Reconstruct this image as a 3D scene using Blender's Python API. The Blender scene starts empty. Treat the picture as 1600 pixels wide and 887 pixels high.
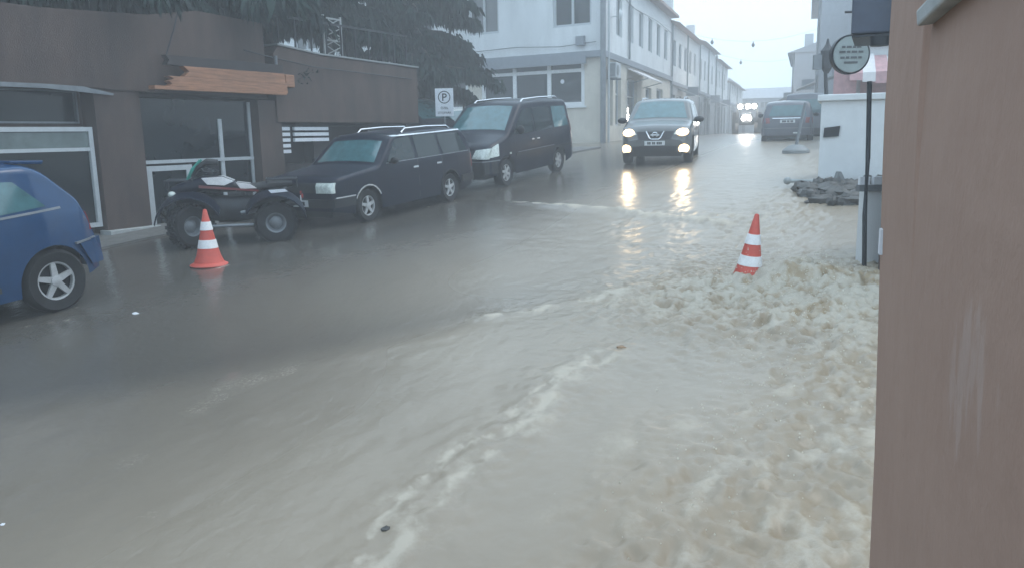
import bpy, bmesh, math, random
import numpy as np
from mathutils import Vector, Matrix
from mathutils.bvhtree import BVHTree

# ------------------------------------------------------------------ camera, sky, light
sc = bpy.context.scene
col = sc.collection
CZ = 2.3                                   # eye height over the road at the photographer's feet
cam_d = bpy.data.cameras.new('camera')
cam = bpy.data.objects.new('camera', cam_d); col.objects.link(cam)
cam_d.sensor_width = 36; cam_d.lens = 36 * 1256 / 1600
cam_d.clip_start = 0.05; cam_d.clip_end = 2000
cam.location = (0, 0, CZ)
_p, _r = math.radians(10.4), math.radians(1.1)
cam.matrix_world = Matrix.Translation((0, 0, CZ)) @ Matrix.Rotation(math.pi/2 - _p, 4, 'X') @ Matrix.Rotation(-_r, 4, 'Z')
sc.camera = cam

w = bpy.data.worlds.new('World'); sc.world = w; w.use_nodes = True
nt = w.node_tree; nt.nodes.clear()
SUN_EL, SUN_AZ = 58, 75
sky = nt.nodes.new('ShaderNodeTexSky'); sky.sky_type = 'NISHITA'; sky.sun_disc = False
sky.sun_elevation = math.radians(SUN_EL); sky.sun_rotation = math.radians(SUN_AZ)
sky.air_density = 1.5; sky.dust_density = 4
mixw = nt.nodes.new('ShaderNodeMixRGB'); mixw.inputs[0].default_value = 0.85
mixw.inputs[2].default_value = (4.95, 6.5, 7.85, 1)      # even grey-blue cloud cover
bg = nt.nodes.new('ShaderNodeBackground'); bg.inputs[1].default_value = 0.15
ow = nt.nodes.new('ShaderNodeOutputWorld')
nt.links.new(sky.outputs[0], mixw.inputs[1]); nt.links.new(mixw.outputs[0], bg.inputs[0]); nt.links.new(bg.outputs[0], ow.inputs[0])

sl = bpy.data.lights.new('sun', 'SUN'); sl.energy = 0.5; sl.angle = math.radians(25); sl.color = (1, .97, .93)
so = bpy.data.objects.new('sun', sl); col.objects.link(so)
_el, _az = math.radians(SUN_EL), math.radians(SUN_AZ)
so.rotation_euler = Vector((math.sin(_az)*math.cos(_el), math.cos(_az)*math.cos(_el), math.sin(_el))).to_track_quat('Z', 'Y').to_euler()
so.location = (20, 0, 60)
sc.view_settings.view_transform = 'Standard'; sc.view_settings.look = 'None'
sc.view_settings.exposure = 0.8; sc.view_settings.gamma = 1
sc.render.engine = 'CYCLES'
sc.cycles.use_denoising = True
sc.cycles.volume_bounces = 4; sc.cycles.max_bounces = 8; sc.cycles.diffuse_bounces = 3; sc.cycles.glossy_bounces = 3
sc.cycles.transmission_bounces = 3; sc.cycles.caustics_reflective = False; sc.cycles.caustics_refractive = False
sc.cycles.sample_clamp_indirect = 6
rnd = random.Random(7)

# ------------------------------------------------------------------ materials
M = {}
def nodes(m):
    m.use_nodes = True
    t = m.node_tree
    return t, t.nodes.get('Principled BSDF')
def mat(name, c, rough=.6, metal=0, var=.12, scale=6, bump=0, bscale=40, coat=0, emit=0, spec=.5, stretch=None):
    """colour with a procedural mottling and an optional bump"""
    m = bpy.data.materials.new(name); t, b = nodes(m)
    b.inputs['Roughness'].default_value = rough; b.inputs['Metallic'].default_value = metal
    b.inputs['Specular IOR Level'].default_value = spec
    b.inputs['Coat Weight'].default_value = coat; b.inputs['Coat Roughness'].default_value = .06
    tc = t.nodes.new('ShaderNodeTexCoord'); mp = t.nodes.new('ShaderNodeMapping')
    if stretch: mp.inputs['Scale'].default_value = stretch
    n = t.nodes.new('ShaderNodeTexNoise'); n.inputs['Scale'].default_value = scale; n.inputs['Detail'].default_value = 6
    n.inputs['Roughness'].default_value = .62
    r = t.nodes.new('ShaderNodeValToRGB')
    lo = tuple(max(0, x*(1-var)) for x in c); hi = tuple(min(1, x*(1+var)) for x in c)
    r.color_ramp.elements[0].color = (*lo, 1); r.color_ramp.elements[1].color = (*hi, 1)
    r.color_ramp.elements[0].position = .3; r.color_ramp.elements[1].position = .7
    t.links.new(tc.outputs['Object'], mp.inputs[0]); t.links.new(mp.outputs[0], n.inputs['Vector'])
    t.links.new(n.outputs['Fac'], r.inputs[0]); t.links.new(r.outputs[0], b.inputs['Base Color'])
    if bump:
        n2 = t.nodes.new('ShaderNodeTexNoise'); n2.inputs['Scale'].default_value = bscale; n2.inputs['Detail'].default_value = 5
        bp = t.nodes.new('ShaderNodeBump'); bp.inputs['Strength'].default_value = bump; bp.inputs['Distance'].default_value = .02
        t.links.new(mp.outputs[0], n2.inputs['Vector']); t.links.new(n2.outputs['Fac'], bp.inputs['Height']); t.links.new(bp.outputs[0], b.inputs['Normal'])
    if emit:
        b.inputs['Emission Color'].default_value = (*[min(1, x) for x in c], 1); b.inputs['Emission Strength'].default_value = emit
    M[name] = m
    return m

mat('brown_render', (.058, .037, .030), .72, var=.38, scale=1.6, bump=.35, bscale=60, stretch=(1.6, 1.6, .5))
mat('brown_dark', (.028, .022, .022), .7, var=.2, scale=2)
mat('wood_orange', (.30, .14, .075), .6, var=.35, scale=3, stretch=(1, 8, 12), bump=.3)
mat('white_frame', (.42, .45, .47), .4, var=.08, scale=8)
mat('bright_frame', (.72, .74, .75), .5, var=.05)
mat('dirty_white', (.34, .36, .36), .6, var=.25, scale=4)
mat('shop_glass', (.005, .009, .013), .08, var=.1, scale=1.5, spec=.28)
mat('shop_panel', (.10, .13, .13), .35, var=.3, scale=3)
mat('white_wall', (.62, .64, .65), .8, var=.12, scale=1.1, bump=.15, stretch=(1.5, 1.5, .35))
mat('cream_wall', (.56, .52, .45), .8, var=.12, scale=1.4, bump=.15)
mat('pale_wall', (.52, .54, .55), .8, var=.12, scale=.9)
mat('grey_band', (.2, .22, .25), .6, var=.12)
mat('grey_panel', (.2, .215, .22), .55, var=.12, scale=4)
mat('roof_tile', (.28, .2, .17), .8, var=.25, scale=9)
mat('window_glass', (.03, .04, .048), .07, var=.3, scale=.6, spec=.7)
mat('black_paint', (.002, .006, .018), .34, coat=.08, var=.2, spec=.18)
mat('black_paint_warm', (.003, .007, .018), .34, coat=.08, var=.2, spec=.2)
mat('blue_paint', (.001, .038, .115), .25, coat=.3, var=.12, spec=.3)
mat('suv_paint', (.05, .055, .055), .28, coat=.8, var=.15)
mat('grey_paint', (.06, .065, .085), .35, coat=.5, var=.15)
mat('van_paint', (.09, .10, .125), .4, coat=.4, var=.1)
mat('pale_paint', (.5, .53, .52), .35, coat=.5, var=.1)
mat('glass_car', (.008, .018, .022), .06, var=.2, spec=.35)
mat('glass_sky_tint', (.045, .125, .14), .06, var=.25, spec=.8, coat=.3)  # reflected sky painted into the glass colour
mat('rubber', (.008, .009, .011), .85, var=.3, scale=20)
mat('black_plastic', (.008, .010, .013), .6, var=.25)
mat('chrome', (.62, .64, .66), .22, metal=.9, var=.08)
mat('alloy', (.42, .43, .44), .35, metal=.3, var=.15)
mat('lamp_glass', (.55, .6, .56), .12, var=.25, scale=18, coat=1)
mat('tail_red', (.22, .02, .02), .2, var=.2, coat=1)
mat('light_on', (1, .70, .38), .3, var=.02, emit=2.2)
mat('light_far', (1, .95, .88), .3, var=.02, emit=14)
mat('cone_red', (.52, .075, .05), .55, var=.12, scale=10)
mat('cone_white', (.75, .74, .74), .5, var=.12, scale=14)
mat('plate', (.6, .62, .63), .5, var=.05)
mat('marks', (.03, .035, .04), .6)
mat('sign_white', (.66, .68, .72), .5, var=.06)
mat('sign_pale', (.42, .49, .49), .45, var=.12, scale=5)
mat('metal_grey', (.17, .185, .2), .45, metal=.4, var=.2)
mat('metal_dark', (.018, .022, .028), .5, metal=.3, var=.2)
mat('canopy_blue', (.055, .068, .1), .6, var=.15)
mat('pink_cloth', (.42, .24, .25), .8, var=.2)
mat('cloth_white', (.6, .58, .58), .8, var=.1)
mat('asphalt', (.05, .05, .05), .8, var=.3, scale=30)
mat('pavement', (.12, .12, .115), .7, var=.25, scale=8)
mat('rubble', (.07, .07, .066), .6, var=.5, scale=9, bump=.4, bscale=25)
mat('bark', (.055, .045, .038), .9, var=.35, scale=9, bump=.6)
mat('needles', (.012, .024, .024), .75, var=.45, spec=.15, scale=1.3)
mat('needles_light', (.02, .038, .034), .75, var=.35, spec=.15, scale=1.3)
mat('yellow_leaf', (.5, .45, .12), .7, var=.3)
mat('green_teal', (.02, .28, .22), .4, var=.2)
mat('red_paint', (.14, .012, .014), .3, coat=.6, var=.2)
mat('froth', (.6, .56, .47), .6, var=.2, scale=20)
mat('mud_brown', (.26, .17, .10), .6, var=.2, scale=20)
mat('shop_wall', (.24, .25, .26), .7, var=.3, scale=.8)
mat('far_wall', (.36, .38, .41), .8, var=.1)

# ------------------------------------------------------------------ helpers
def rot_az(az): return math.radians(90 - az)
class Frame:
    """local x runs along compass-like bearing az, y to its left, z up (z given relative to the eye)"""
    def __init__(s, o, az, dz=CZ):
        a = math.radians(az); s.o = o; s.d = (math.sin(a), math.cos(a)); s.l = (-math.cos(a), math.sin(a)); s.dz = dz; s.az = az
    def pt(s, x, y, z): return Vector((s.o[0] + x*s.d[0] + y*s.l[0], s.o[1] + x*s.d[1] + y*s.l[1], z + s.dz))
ST = Frame((0, 0), 30)                    # the near street: (s, -n, z)
CORNER = ST.pt(30.3, 13.2, 0)
SF = Frame((CORNER.x, CORNER.y), 20)      # facades of the far street
RW = Frame((1.45, 3.2), 20)               # the wall beside the photographer

SP = [-60, -20, -10, 0, 5, 10, 15, 20, 27, 33, 45, 60, 80, 400]
ZP = [-7.1, -3.9, -3.1, -2.3, -1.9, -1.53, -1.13, -.78, -.42, -.3, -.22, -.15, -.1, .3]
_ss = np.linspace(-60, 400, 4601); _zz = np.interp(_ss, SP, ZP)
_k = np.ones(31)/31; _zz2 = np.convolve(np.pad(_zz, 15, mode='edge'), _k, 'valid')
def gz(s): return float(np.interp(s, _ss, _zz2))      # road height relative to the eye
def camber(S_, N_):           # the parking side stands a little higher than the torrent's side
    u = np.clip((-N_-5.8)/2.6, 0, 1); v = np.clip((S_-8.0)/4.5, 0, 1)
    return .15*u*u*(3-2*u)*(1-v*v*(3-2*v))
def gzw(x, y):
    s_ = x*.5 + y*math.cos(math.radians(30)); n_ = x*math.cos(math.radians(30)) - y*.5
    return gz(s_) + CZ + float(camber(s_, n_))

class MB:
    def __init__(s, frame=None): s.v = []; s.f = []; s.fr = frame
    def P(s, x, y, z):
        return s.fr.pt(x, y, z) if s.fr else Vector((x, y, z))
    def add(s, vs, fs, raw=False):
        b = len(s.v)
        s.v += [Vector(v) if raw else s.P(*v) for v in vs]
        s.f += [tuple(b+i for i in f) for f in fs]
        return s
    def box(s, x0, x1, y0, y1, z0, z1):
        x0, x1 = sorted((x0, x1)); y0, y1 = sorted((y0, y1)); z0, z1 = sorted((z0, z1))
        return s.add([(x0,y0,z0),(x1,y0,z0),(x1,y1,z0),(x0,y1,z0),(x0,y0,z1),(x1,y0,z1),(x1,y1,z1),(x0,y1,z1)],
                     [(0,3,2,1),(4,5,6,7),(0,1,5,4),(1,2,6,5),(2,3,7,6),(3,0,4,7)])
    def prism(s, poly, axis, a, b):
        """polygon in the two other axes, extruded from a to b along axis"""
        def mk(p, t):
            if axis == 'x': return (t, p[0], p[1])
            if axis == 'y': return (p[0], t, p[1])
            return (p[0], p[1], t)
        n = len(poly)
        return s.add([mk(p, a) for p in poly] + [mk(p, b) for p in poly],
                     [tuple(range(n))[::-1], tuple(range(n, 2*n))] + [(i, (i+1) % n, n+(i+1) % n, n+i) for i in range(n)])
    def tube(s, pts, r, seg=8):
        pts = [Vector(p) for p in pts]; rs = r if isinstance(r, (list, tuple)) else [r]*len(pts)
        rings = []
        for i, p in enumerate(pts):
            d = (pts[min(i+1, len(pts)-1)] - pts[max(i-1, 0)]).normalized()
            a = d.cross(Vector((0, 0, 1)));
            if a.length < .05: a = d.cross(Vector((1, 0, 0)))
            a.normalize(); b = d.cross(a)
            rings.append([p + (a*math.cos(t) + b*math.sin(t))*rs[i] for t in [2*math.pi*k/seg for k in range(seg)]])
        n = len(rings); vs = [v for rg in rings for v in rg]
        fs = [(i*seg+k, i*seg+(k+1) % seg, (i+1)*seg+(k+1) % seg, (i+1)*seg+k) for i in range(n-1) for k in range(seg)]
        fs += [tuple(range(seg))[::-1], tuple(range((n-1)*seg, n*seg))]
        return s.add([tuple(v) for v in vs], fs)
    def lathe(s, prof, c=(0, 0, 0), axis='z', seg=24, sq=1.0, closed=False):
        """prof: list of (radius, height)"""
        vs = []
        for r, h in prof:
            for k in range(seg):
                a = 2*math.pi*k/seg; u, v = r*math.cos(a), r*math.sin(a)*sq
                if axis == 'z': p = (c[0]+u, c[1]+v, c[2]+h)
                elif axis == 'y': p = (c[0]+u, c[1]+h, c[2]+v)
                else: p = (c[0]+h, c[1]+u, c[2]+v)
                vs.append(p)
        n = len(prof)
        fs = [(i*seg+k, i*seg+(k+1) % seg, (i+1)*seg+(k+1) % seg, (i+1)*seg+k) for i in range(n-1) for k in range(seg)]
        if closed:
            fs += [((n-1)*seg+k, (n-1)*seg+(k+1) % seg, (k+1) % seg, k) for k in range(seg)]
            return s.add(vs, fs)
        if prof[0][0] > 1e-4: fs.append(tuple(range(seg))[::-1])
        if prof[-1][0] > 1e-4: fs.append(tuple(range((n-1)*seg, n*seg)))
        return s.add(vs, fs)
    def blob(s, c, r, seg=14, rings=9, jit=0, rot=None):
        vs = []
        for i in range(rings+1):
            t = math.pi*i/rings
            for k in range(seg):
                a = 2*math.pi*k/seg; j = 1 + (rnd.uniform(-jit, jit) if jit else 0)
                v = Vector((r[0]*math.sin(t)*math.cos(a), r[1]*math.sin(t)*math.sin(a), r[2]*math.cos(t)))*j
                if rot is not None: v = rot @ v
                vs.append((c[0]+v.x, c[1]+v.y, c[2]+v.z))
        fs = [(i*seg+k, (i+1)*seg+k, (i+1)*seg+(k+1) % seg, i*seg+(k+1) % seg) for i in range(rings) for k in range(seg)]
        return s.add(vs, fs)
    def loft(s, secs):
        """list of equal-length closed rings"""
        n = len(secs[0]); vs = [p for q in secs for p in q]
        fs = [(i*n+k, i*n+(k+1) % n, (i+1)*n+(k+1) % n, (i+1)*n+k) for i in range(len(secs)-1) for k in range(n)]
        fs += [tuple(range(n))[::-1], tuple(range((len(secs)-1)*n, len(secs)*n))]
        return s.add(vs, fs)
    def build(s, name, m, parent=None, smooth=False, bevel=0):
        vs = s.v
        if parent is not None and s.fr is not None:
            inv = parent_world(parent).inverted(); vs = [inv @ v for v in vs]
        me = bpy.data.meshes.new(name)
        me.from_pydata([tuple(v) for v in vs], [], s.f)
        bm = bmesh.new(); bm.from_mesh(me)
        bmesh.ops.remove_doubles(bm, verts=bm.verts, dist=1e-5)
        bmesh.ops.recalc_face_normals(bm, faces=bm.faces); bm.to_mesh(me); bm.free()
        if isinstance(m, str): m = M[m]
        me.materials.append(m)
        if smooth:
            me.polygons.foreach_set('use_smooth', [True]*len(me.polygons))
            me.set_sharp_from_angle(angle=math.radians(38))
        o = bpy.data.objects.new(name, me); col.objects.link(o)
        if parent is not None: o.parent = parent
        if bevel:
            b = o.modifiers.new('bevel', 'BEVEL'); b.width = bevel; b.segments = 2; b.limit_method = 'ANGLE'
        return o
def parent_world(o):
    m = o.matrix_basis.copy(); p = o.parent
    while p is not None: m = p.matrix_basis @ m; p = p.parent
    return m
def tag(o, label, cat, group=None):
    o['label'] = label; o['category'] = cat
    if group: o['group'] = group
    return o
def thing(name, label, cat, loc=(0, 0, 0), rotz=0, group=None, tilt=(0, 0)):
    o = bpy.data.objects.new(name, None); col.objects.link(o)
    o.location = loc; o.rotation_euler = (tilt[0], tilt[1], rotz)
    o.empty_display_size = .2
    return tag(o, label, cat, group)
def text_mb(txt, size, plane_fn, name, m, parent, depth=.004):
    """letters as mesh; plane_fn maps (u, v, w) to parent's space"""
    c = bpy.data.curves.new(name, 'FONT'); c.body = txt; c.size = size; c.align_x = 'CENTER'; c.extrude = depth; c.offset = size*.012
    o = bpy.data.objects.new(name, c); col.objects.link(o)
    dg = bpy.context.evaluated_depsgraph_get(); me = bpy.data.meshes.new_from_object(o.evaluated_get(dg))
    bpy.data.objects.remove(o); me.name = name
    for v in me.vertices: v.co = plane_fn(*v.co)
    me.materials.clear(); me.materials.append(M[m])
    ob = bpy.data.objects.new(name, me); col.objects.link(ob)
    if parent is not None: ob.parent = parent
    return ob

def vnoise(x, y, seed=0):
    """smooth value noise, numpy"""
    xi = np.floor(x).astype(np.int64); yi = np.floor(y).astype(np.int64); fx = x-xi; fy = y-yi
    fx = fx*fx*fx*(fx*(fx*6-15)+10); fy = fy*fy*fy*(fy*(fy*6-15)+10)
    def h(a, b):
        n = (a*374761393 + b*668265263 + seed*982451653) & 0xffffffff
        n = ((n ^ (n >> 13))*1274126177) & 0xffffffff
        n = (n ^ (n >> 16)) & 0xffff
        return n/65535.0*2-1
    return (h(xi, yi)*(1-fx)+h(xi+1, yi)*fx)*(1-fy) + (h(xi, yi+1)*(1-fx)+h(xi+1, yi+1)*fx)*fy
def fbm(x, y, o=4, seed=0, gain=.5):
    t = 0; a = 1; n = 0
    for i in range(o):
        t = t + a*vnoise(x*2**i + 17.3*i, y*2**i - 9.1*i, seed+i); n += a; a *= gain
    return t/n

def wall_holes(mb, plane, at, x0, x1, z0, z1, holes, depth, inward):
    """a wall sheet with real openings and reveals. plane 'y': wall runs in x at y=at; plane 'x': runs in y at x=at"""
    def P(u, z, d):
        return (u, at + inward*d, z) if plane == 'y' else (at + inward*d, u, z)
    us = sorted({x0, x1, *[h[0] for h in holes], *[h[1] for h in holes]}); zs = sorted({z0, z1, *[h[2] for h in holes], *[h[3] for h in holes]})
    us = [u for u in us if x0 <= u <= x1]; zs = [z for z in zs if z0 <= z <= z1]
    for i in range(len(us)-1):
        for j in range(len(zs)-1):
            cu, cz = (us[i]+us[i+1])/2, (zs[j]+zs[j+1])/2
            if any(h[0] < cu < h[1] and h[2] < cz < h[3] for h in holes): continue
            mb.add([P(us[i], zs[j], 0), P(us[i+1], zs[j], 0), P(us[i+1], zs[j+1], 0), P(us[i], zs[j+1], 0)], [(0, 1, 2, 3)])
    for a, b, c, d in holes:
        for q in ([(a, c), (b, c)], [(b, c), (b, d)], [(b, d), (a, d)], [(a, d), (a, c)]):
            mb.add([P(q[0][0], q[0][1], 0), P(q[1][0], q[1][1], 0), P(q[1][0], q[1][1], depth), P(q[0][0], q[0][1], depth)], [(0, 1, 2, 3)])
def window(fr, parent, plane, at, inward, a, b, c, d, depth=.14, bar=.06, cols=1, trans=(), mframe='white_frame', mglass='window_glass', name='window', sill=False):
    """frame bars set back in an opening, glass behind them"""
    def bx(mb, u0, u1, z0, z1, d0, d1):
        if plane == 'y': mb.box(u0, u1, at+inward*d0, at+inward*d1, z0, z1)
        else: mb.box(at+inward*d0, at+inward*d1, u0, u1, z0, z1)
    m = MB(fr); d0, d1 = depth-.06, depth
    bx(m, a, a+bar, c, d, d0, d1); bx(m, b-bar, b, c, d, d0, d1)
    bx(m, a+bar, b-bar, d-bar, d, d0, d1); bx(m, a+bar, b-bar, c, c+bar, d0, d1)
    for k in range(1, cols):
        u = a + (b-a)*k/cols; bx(m, u-bar/2, u+bar/2, c+bar, d-bar, d0+.004, d1)
    for t in trans: bx(m, a+bar, b-bar, t-bar*.4, t+bar*.4, d0+.008, d1)
    if sill: bx(m, a-.08, b+.08, c-.06, c, -.07, .05)
    f = m.build(name, mframe, parent)
    g = MB(fr); bx(g, a+bar*.5, b-bar*.5, c+bar*.5, d-bar*.5, d1+.002, d1+.014); g.build('pane', mglass, f)
    return f

# ------------------------------------------------------------------ ground and flood water
def axis_steps(segs):
    out = []
    for a, b, st in segs: out += list(np.arange(a, b, st))
    return np.array(out + [segs[-1][1]])
def sheet(name, ss, nn, zfun, m):
    S_, N_ = np.meshgrid(ss, nn, indexing='ij'); Z_ = zfun(S_, N_)
    a = math.radians(30); X = S_*math.sin(a) + N_*math.cos(a); Y = S_*math.cos(a) - N_*math.sin(a)
    v = np.stack([X, Y, Z_ + CZ], -1).reshape(-1, 3); R, C_ = S_.shape
    idx = np.arange(R*C_).reshape(R, C_)
    f = np.stack([idx[:-1, :-1], idx[:-1, 1:], idx[1:, 1:], idx[1:, :-1]], -1).reshape(-1, 4)
    f = f[:, ::-1]
    me = bpy.data.meshes.new(name); me.vertices.add(len(v)); me.vertices.foreach_set('co', v.ravel())
    me.loops.add(f.size); me.loops.foreach_set('vertex_index', f.ravel())
    me.polygons.add(len(f)); me.polygons.foreach_set('loop_start', np.arange(len(f))*4); me.polygons.foreach_set('loop_total', np.full(len(f), 4))
    me.polygons.foreach_set('use_smooth', np.ones(len(f), dtype=bool)); me.update(calc_edges=True); me.validate()
    me.materials.append(m); o = bpy.data.objects.new(name, me); col.objects.link(o); o['kind'] = 'structure'
    return o, S_, N_
def gza(S_): return np.interp(S_, _ss, _zz2)
sheet('ground', axis_steps([(-34, -5, 2), (-5, 60, .8), (60, 150, 10)]), np.array([-55, -40, -20, -12, -10, -8, -6, 0, 6, 20, 60.]), lambda s, n: gza(s)+camber(s, n)-.06, M['asphalt'])

# line helpers for the flow features, in street coordinates (s, n)
def seg_dist(S_, N_, pts):
    best = np.full(S_.shape, 1e9); along = np.zeros(S_.shape); side = np.zeros(S_.shape); tot = 0
    L = [0]
    for (a, b), (c, d) in zip(pts[:-1], pts[1:]): L.append(L[-1] + math.hypot(c-a, d-b))
    for i, ((a, b), (c, d)) in enumerate(zip(pts[:-1], pts[1:])):
        l2 = (c-a)**2 + (d-b)**2; t = np.clip(((S_-a)*(c-a) + (N_-b)*(d-b))/l2, 0, 1)
        ex, ey = S_-(a+t*(c-a)), N_-(b+t*(d-b)); dd = np.hypot(ex, ey); m = dd < best
        best = np.where(m, dd, best); along = np.where(m, (L[i]+t*math.sqrt(l2))/L[-1], along)
        side = np.where(m, np.sign((c-a)*(N_-b) - (d-b)*(S_-a)), side)
    return best, along, side
def sstep(x, a, b):
    t = np.clip((x-a)/(b-a), 0, 1); return t*t*(3-2*t)
FRONT = [(-4, -11.5), (1.2, -7.9), (3.2, -6.5), (5.0, -5.25), (6.7, -4.13), (7.5, -3.4), (8.3, -2.86), (8.9, -2.1), (10.5, -1.9), (14, -2.3)]
FOAM1 = [(6.7, -4.13), (7.1, -3.75), (7.5, -3.4), (8.3, -2.86), (8.8, -2.2)]
FOAM2 = [(6.1, -2.55), (5.2, -2.6), (4.2, -2.55), (3.4, -2.42), (2.6, -2.35), (1.5, -2.2)]
FOAM3 = [(13.7, -8.9), (13.2, -7.0), (12.8, -5.5), (12.25, -3.9), (12.0, -3.3)]
def water_fields(S_, N_):
    wob = .22*fbm(S_*.9, N_*.9, 3, 5)
    d, al, side = seg_dist(S_+wob, N_+wob*.6, FRONT)
    right = d*side                                   # positive right of the wave front
    mud = sstep(right, -.3, .5)
    d1, a1, _ = seg_dist(S_+wob*.8, N_-wob*.5, FOAM1); d2, a2, _ = seg_dist(S_-wob*.3, N_+wob*1.1, FOAM2); d3, a3, sd3 = seg_dist(S_+wob*.35, N_, FOAM3)
    churn = sstep(N_ + .32*S_*0 + .5*fbm(S_*.7, N_*.7, 3, 11), -2.2, -.9)*sstep(S_, -2, 1.5)*(1-sstep(S_, 9.2, 11.5))
    cone = np.exp(-(((S_-8.5)/1.1)**2 + ((N_+1.7)/.9)**2))
    ramp = np.exp(-(((S_-7.6)/1.3)**2 + ((N_+2.3)/1.3)**2))
    side_run = .5*np.exp(-(((S_-13)/4)**2 + ((N_+2.6)/1.1)**2))
    churn = np.clip(churn*.55 + cone + ramp*.55 + side_run, 0, 1)
    below3 = np.exp(-np.clip(12.6-S_, 0, 9)/.8)*sstep(N_, -6.6, -4.5)*(1-sstep(N_, -3.2, -2.2))*(S_ < 12.9)
    return right, mud, d1, a1, d2, a2, d3, a3, sd3, churn, cone, below3
def water_z(S_, N_):
    right, mud, d1, a1, d2, a2, d3, a3, sd3, churn, cone, below3 = water_fields(S_, N_)
    z = gza(S_) + camber(S_, N_) + .012
    fine = fbm(S_*3.2, N_*7.5, 4, 21); big = fbm(S_*.55, N_*1.4, 3, 31); chop = fbm(S_*5.2, N_*7, 4, 41, .6); chop2 = fbm(S_*1.9, N_*2.7, 3, 51)
    z = z + .006*big + .0035*fine*(.4+mud)
    z = z + .017*sstep(S_, 8.5, 11)*sstep(N_, -8, -5)*(chop*.7 + .6*fbm(S_*2.2, N_*3.4, 3, 47))
    z = z + churn*(.05*chop2 + .055*(1-2.4*np.abs(chop)) + .034*fbm(S_*11, N_*14, 3, 43, .6) + .01)
    z = z + .028*mud*sstep(right, 0, .5) * (S_ < 14)
    j1 = .8+.5*fbm(S_*4, N_*4, 3, 61)
    z = z + .022*np.exp(-(d1/.16)**2)*(j1+1.2*chop)
    z = z + .02*np.exp(-(d2/.22)**2)*(j1+1.3*chop) + .014*np.exp(-(d2/.35)**2)*fbm(S_*9, N_*9, 3, 49, .65) - .008*np.exp(-((d2-.45)/.25)**2)
    z = z + .07*np.exp(-(d3/.16)**2)*j1*sstep(a3, 0.05, .5)
    z = z + below3*.03*chop + .17*np.exp(-(((S_-8.9)/.32)**2 + ((N_+1.55)/.5)**2))*(1+.9*chop)
    # crescent ripples running down the muddy sheet
    z = z + .0022*mud*np.sin(9*(S_ + .7*N_) + 5*fbm(S_*.8, N_*.8, 3, 71))*sstep(fbm(S_*.6, N_*.6, 2, 81), -.1, .5)
    return z
wm = bpy.data.materials.new('flood_water'); M['flood_water'] = wm
t, b = nodes(wm)
att = t.nodes.new('ShaderNodeAttribute'); att.attribute_name = 'flow'
sep = t.nodes.new('ShaderNodeSeparateColor'); t.links.new(att.outputs['Color'], sep.inputs[0])     # r mud with painted sky reflection and left shade, g foam, b tan silt
tc = t.nodes.new('ShaderNodeTexCoord')
mp = t.nodes.new('ShaderNodeMapping'); mp.inputs['Rotation'].default_value = (0, 0, math.radians(30)); mp.inputs['Scale'].default_value = (1, .38, 1)
t.links.new(tc.outputs['Object'], mp.inputs[0])
n1 = t.nodes.new('ShaderNodeTexNoise'); n1.inputs['Scale'].default_value = 2.2; n1.inputs['Detail'].default_value = 7; n1.inputs['Distortion'].default_value = .8
t.links.new(mp.outputs[0], n1.inputs['Vector'])
def mixc(a, bb, fac):
    n = t.nodes.new('ShaderNodeMixRGB')
    for s_, v_ in ((n.inputs[1], a), (n.inputs[2], bb), (n.inputs[0], fac)):
        if isinstance(v_, tuple): s_.default_value = (*v_, 1)
        elif isinstance(v_, (int, float)): s_.default_value = v_
        else: t.links.new(v_, s_)
    return n.outputs[0]
def mth(op, a, bb=None):
    n = t.nodes.new('ShaderNodeMath'); n.operation = op; n.use_clamp = False
    for i, v_ in enumerate((a, bb)):
        if v_ is None: continue
        if isinstance(v_, (int, float)): n.inputs[i].default_value = v_
        else: t.links.new(v_, n.inputs[i])
    return n.outputs[0]
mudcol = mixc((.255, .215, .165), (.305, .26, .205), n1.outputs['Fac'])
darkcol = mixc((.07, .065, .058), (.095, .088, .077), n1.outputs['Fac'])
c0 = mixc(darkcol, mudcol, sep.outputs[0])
c1 = mixc(c0, (.30, .22, .13), mth('MULTIPLY', sep.outputs[2], .85))
n2 = t.nodes.new('ShaderNodeTexNoise'); n2.inputs['Scale'].default_value = 34; n2.inputs['Detail'].default_value = 8; n2.inputs['Roughness'].default_value = .95
t.links.new(tc.outputs['Object'], n2.inputs['Vector'])
ff = mth('MULTIPLY', mth('SUBTRACT', mth('ADD', sep.outputs[1], n2.outputs['Fac']), .62), 2.4)
cl = t.nodes.new('ShaderNodeClamp'); t.links.new(ff, cl.inputs[0])
foamf = mth('MULTIPLY', cl.outputs[0], mth('MINIMUM', mth('MULTIPLY', sep.outputs[1], 3.), .9))
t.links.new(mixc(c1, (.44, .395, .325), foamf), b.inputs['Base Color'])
t.links.new(mth('ADD', mth('MULTIPLY', foamf, .3), mth('ADD', mth('MULTIPLY', sep.outputs[0], .14), .17)), b.inputs['Roughness'])
b.inputs['IOR'].default_value = 1.33
n3 = t.nodes.new('ShaderNodeTexNoise'); n3.inputs['Scale'].default_value = 9; n3.inputs['Detail'].default_value = 5; n3.inputs['Distortion'].default_value = .5
mp3 = t.nodes.new('ShaderNodeMapping'); mp3.inputs['Rotation'].default_value = (0, 0, math.radians(30)); mp3.inputs['Scale'].default_value = (1, .55, 1)
t.links.new(tc.outputs['Object'], mp3.inputs[0]); t.links.new(mp3.outputs[0], n3.inputs['Vector'])
n4 = t.nodes.new('ShaderNodeTexVoronoi'); n4.inputs['Scale'].default_value = 22; n4.feature = 'SMOOTH_F1'       # rain pocking the surface
t.links.new(tc.outputs['Object'], n4.inputs['Vector'])
bp = t.nodes.new('ShaderNodeBump'); bp.inputs['Strength'].default_value = .22; bp.inputs['Distance'].default_value = .022
bp2 = t.nodes.new('ShaderNodeBump'); bp2.inputs['Strength'].default_value = .10; bp2.inputs['Distance'].default_value = .012
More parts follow.
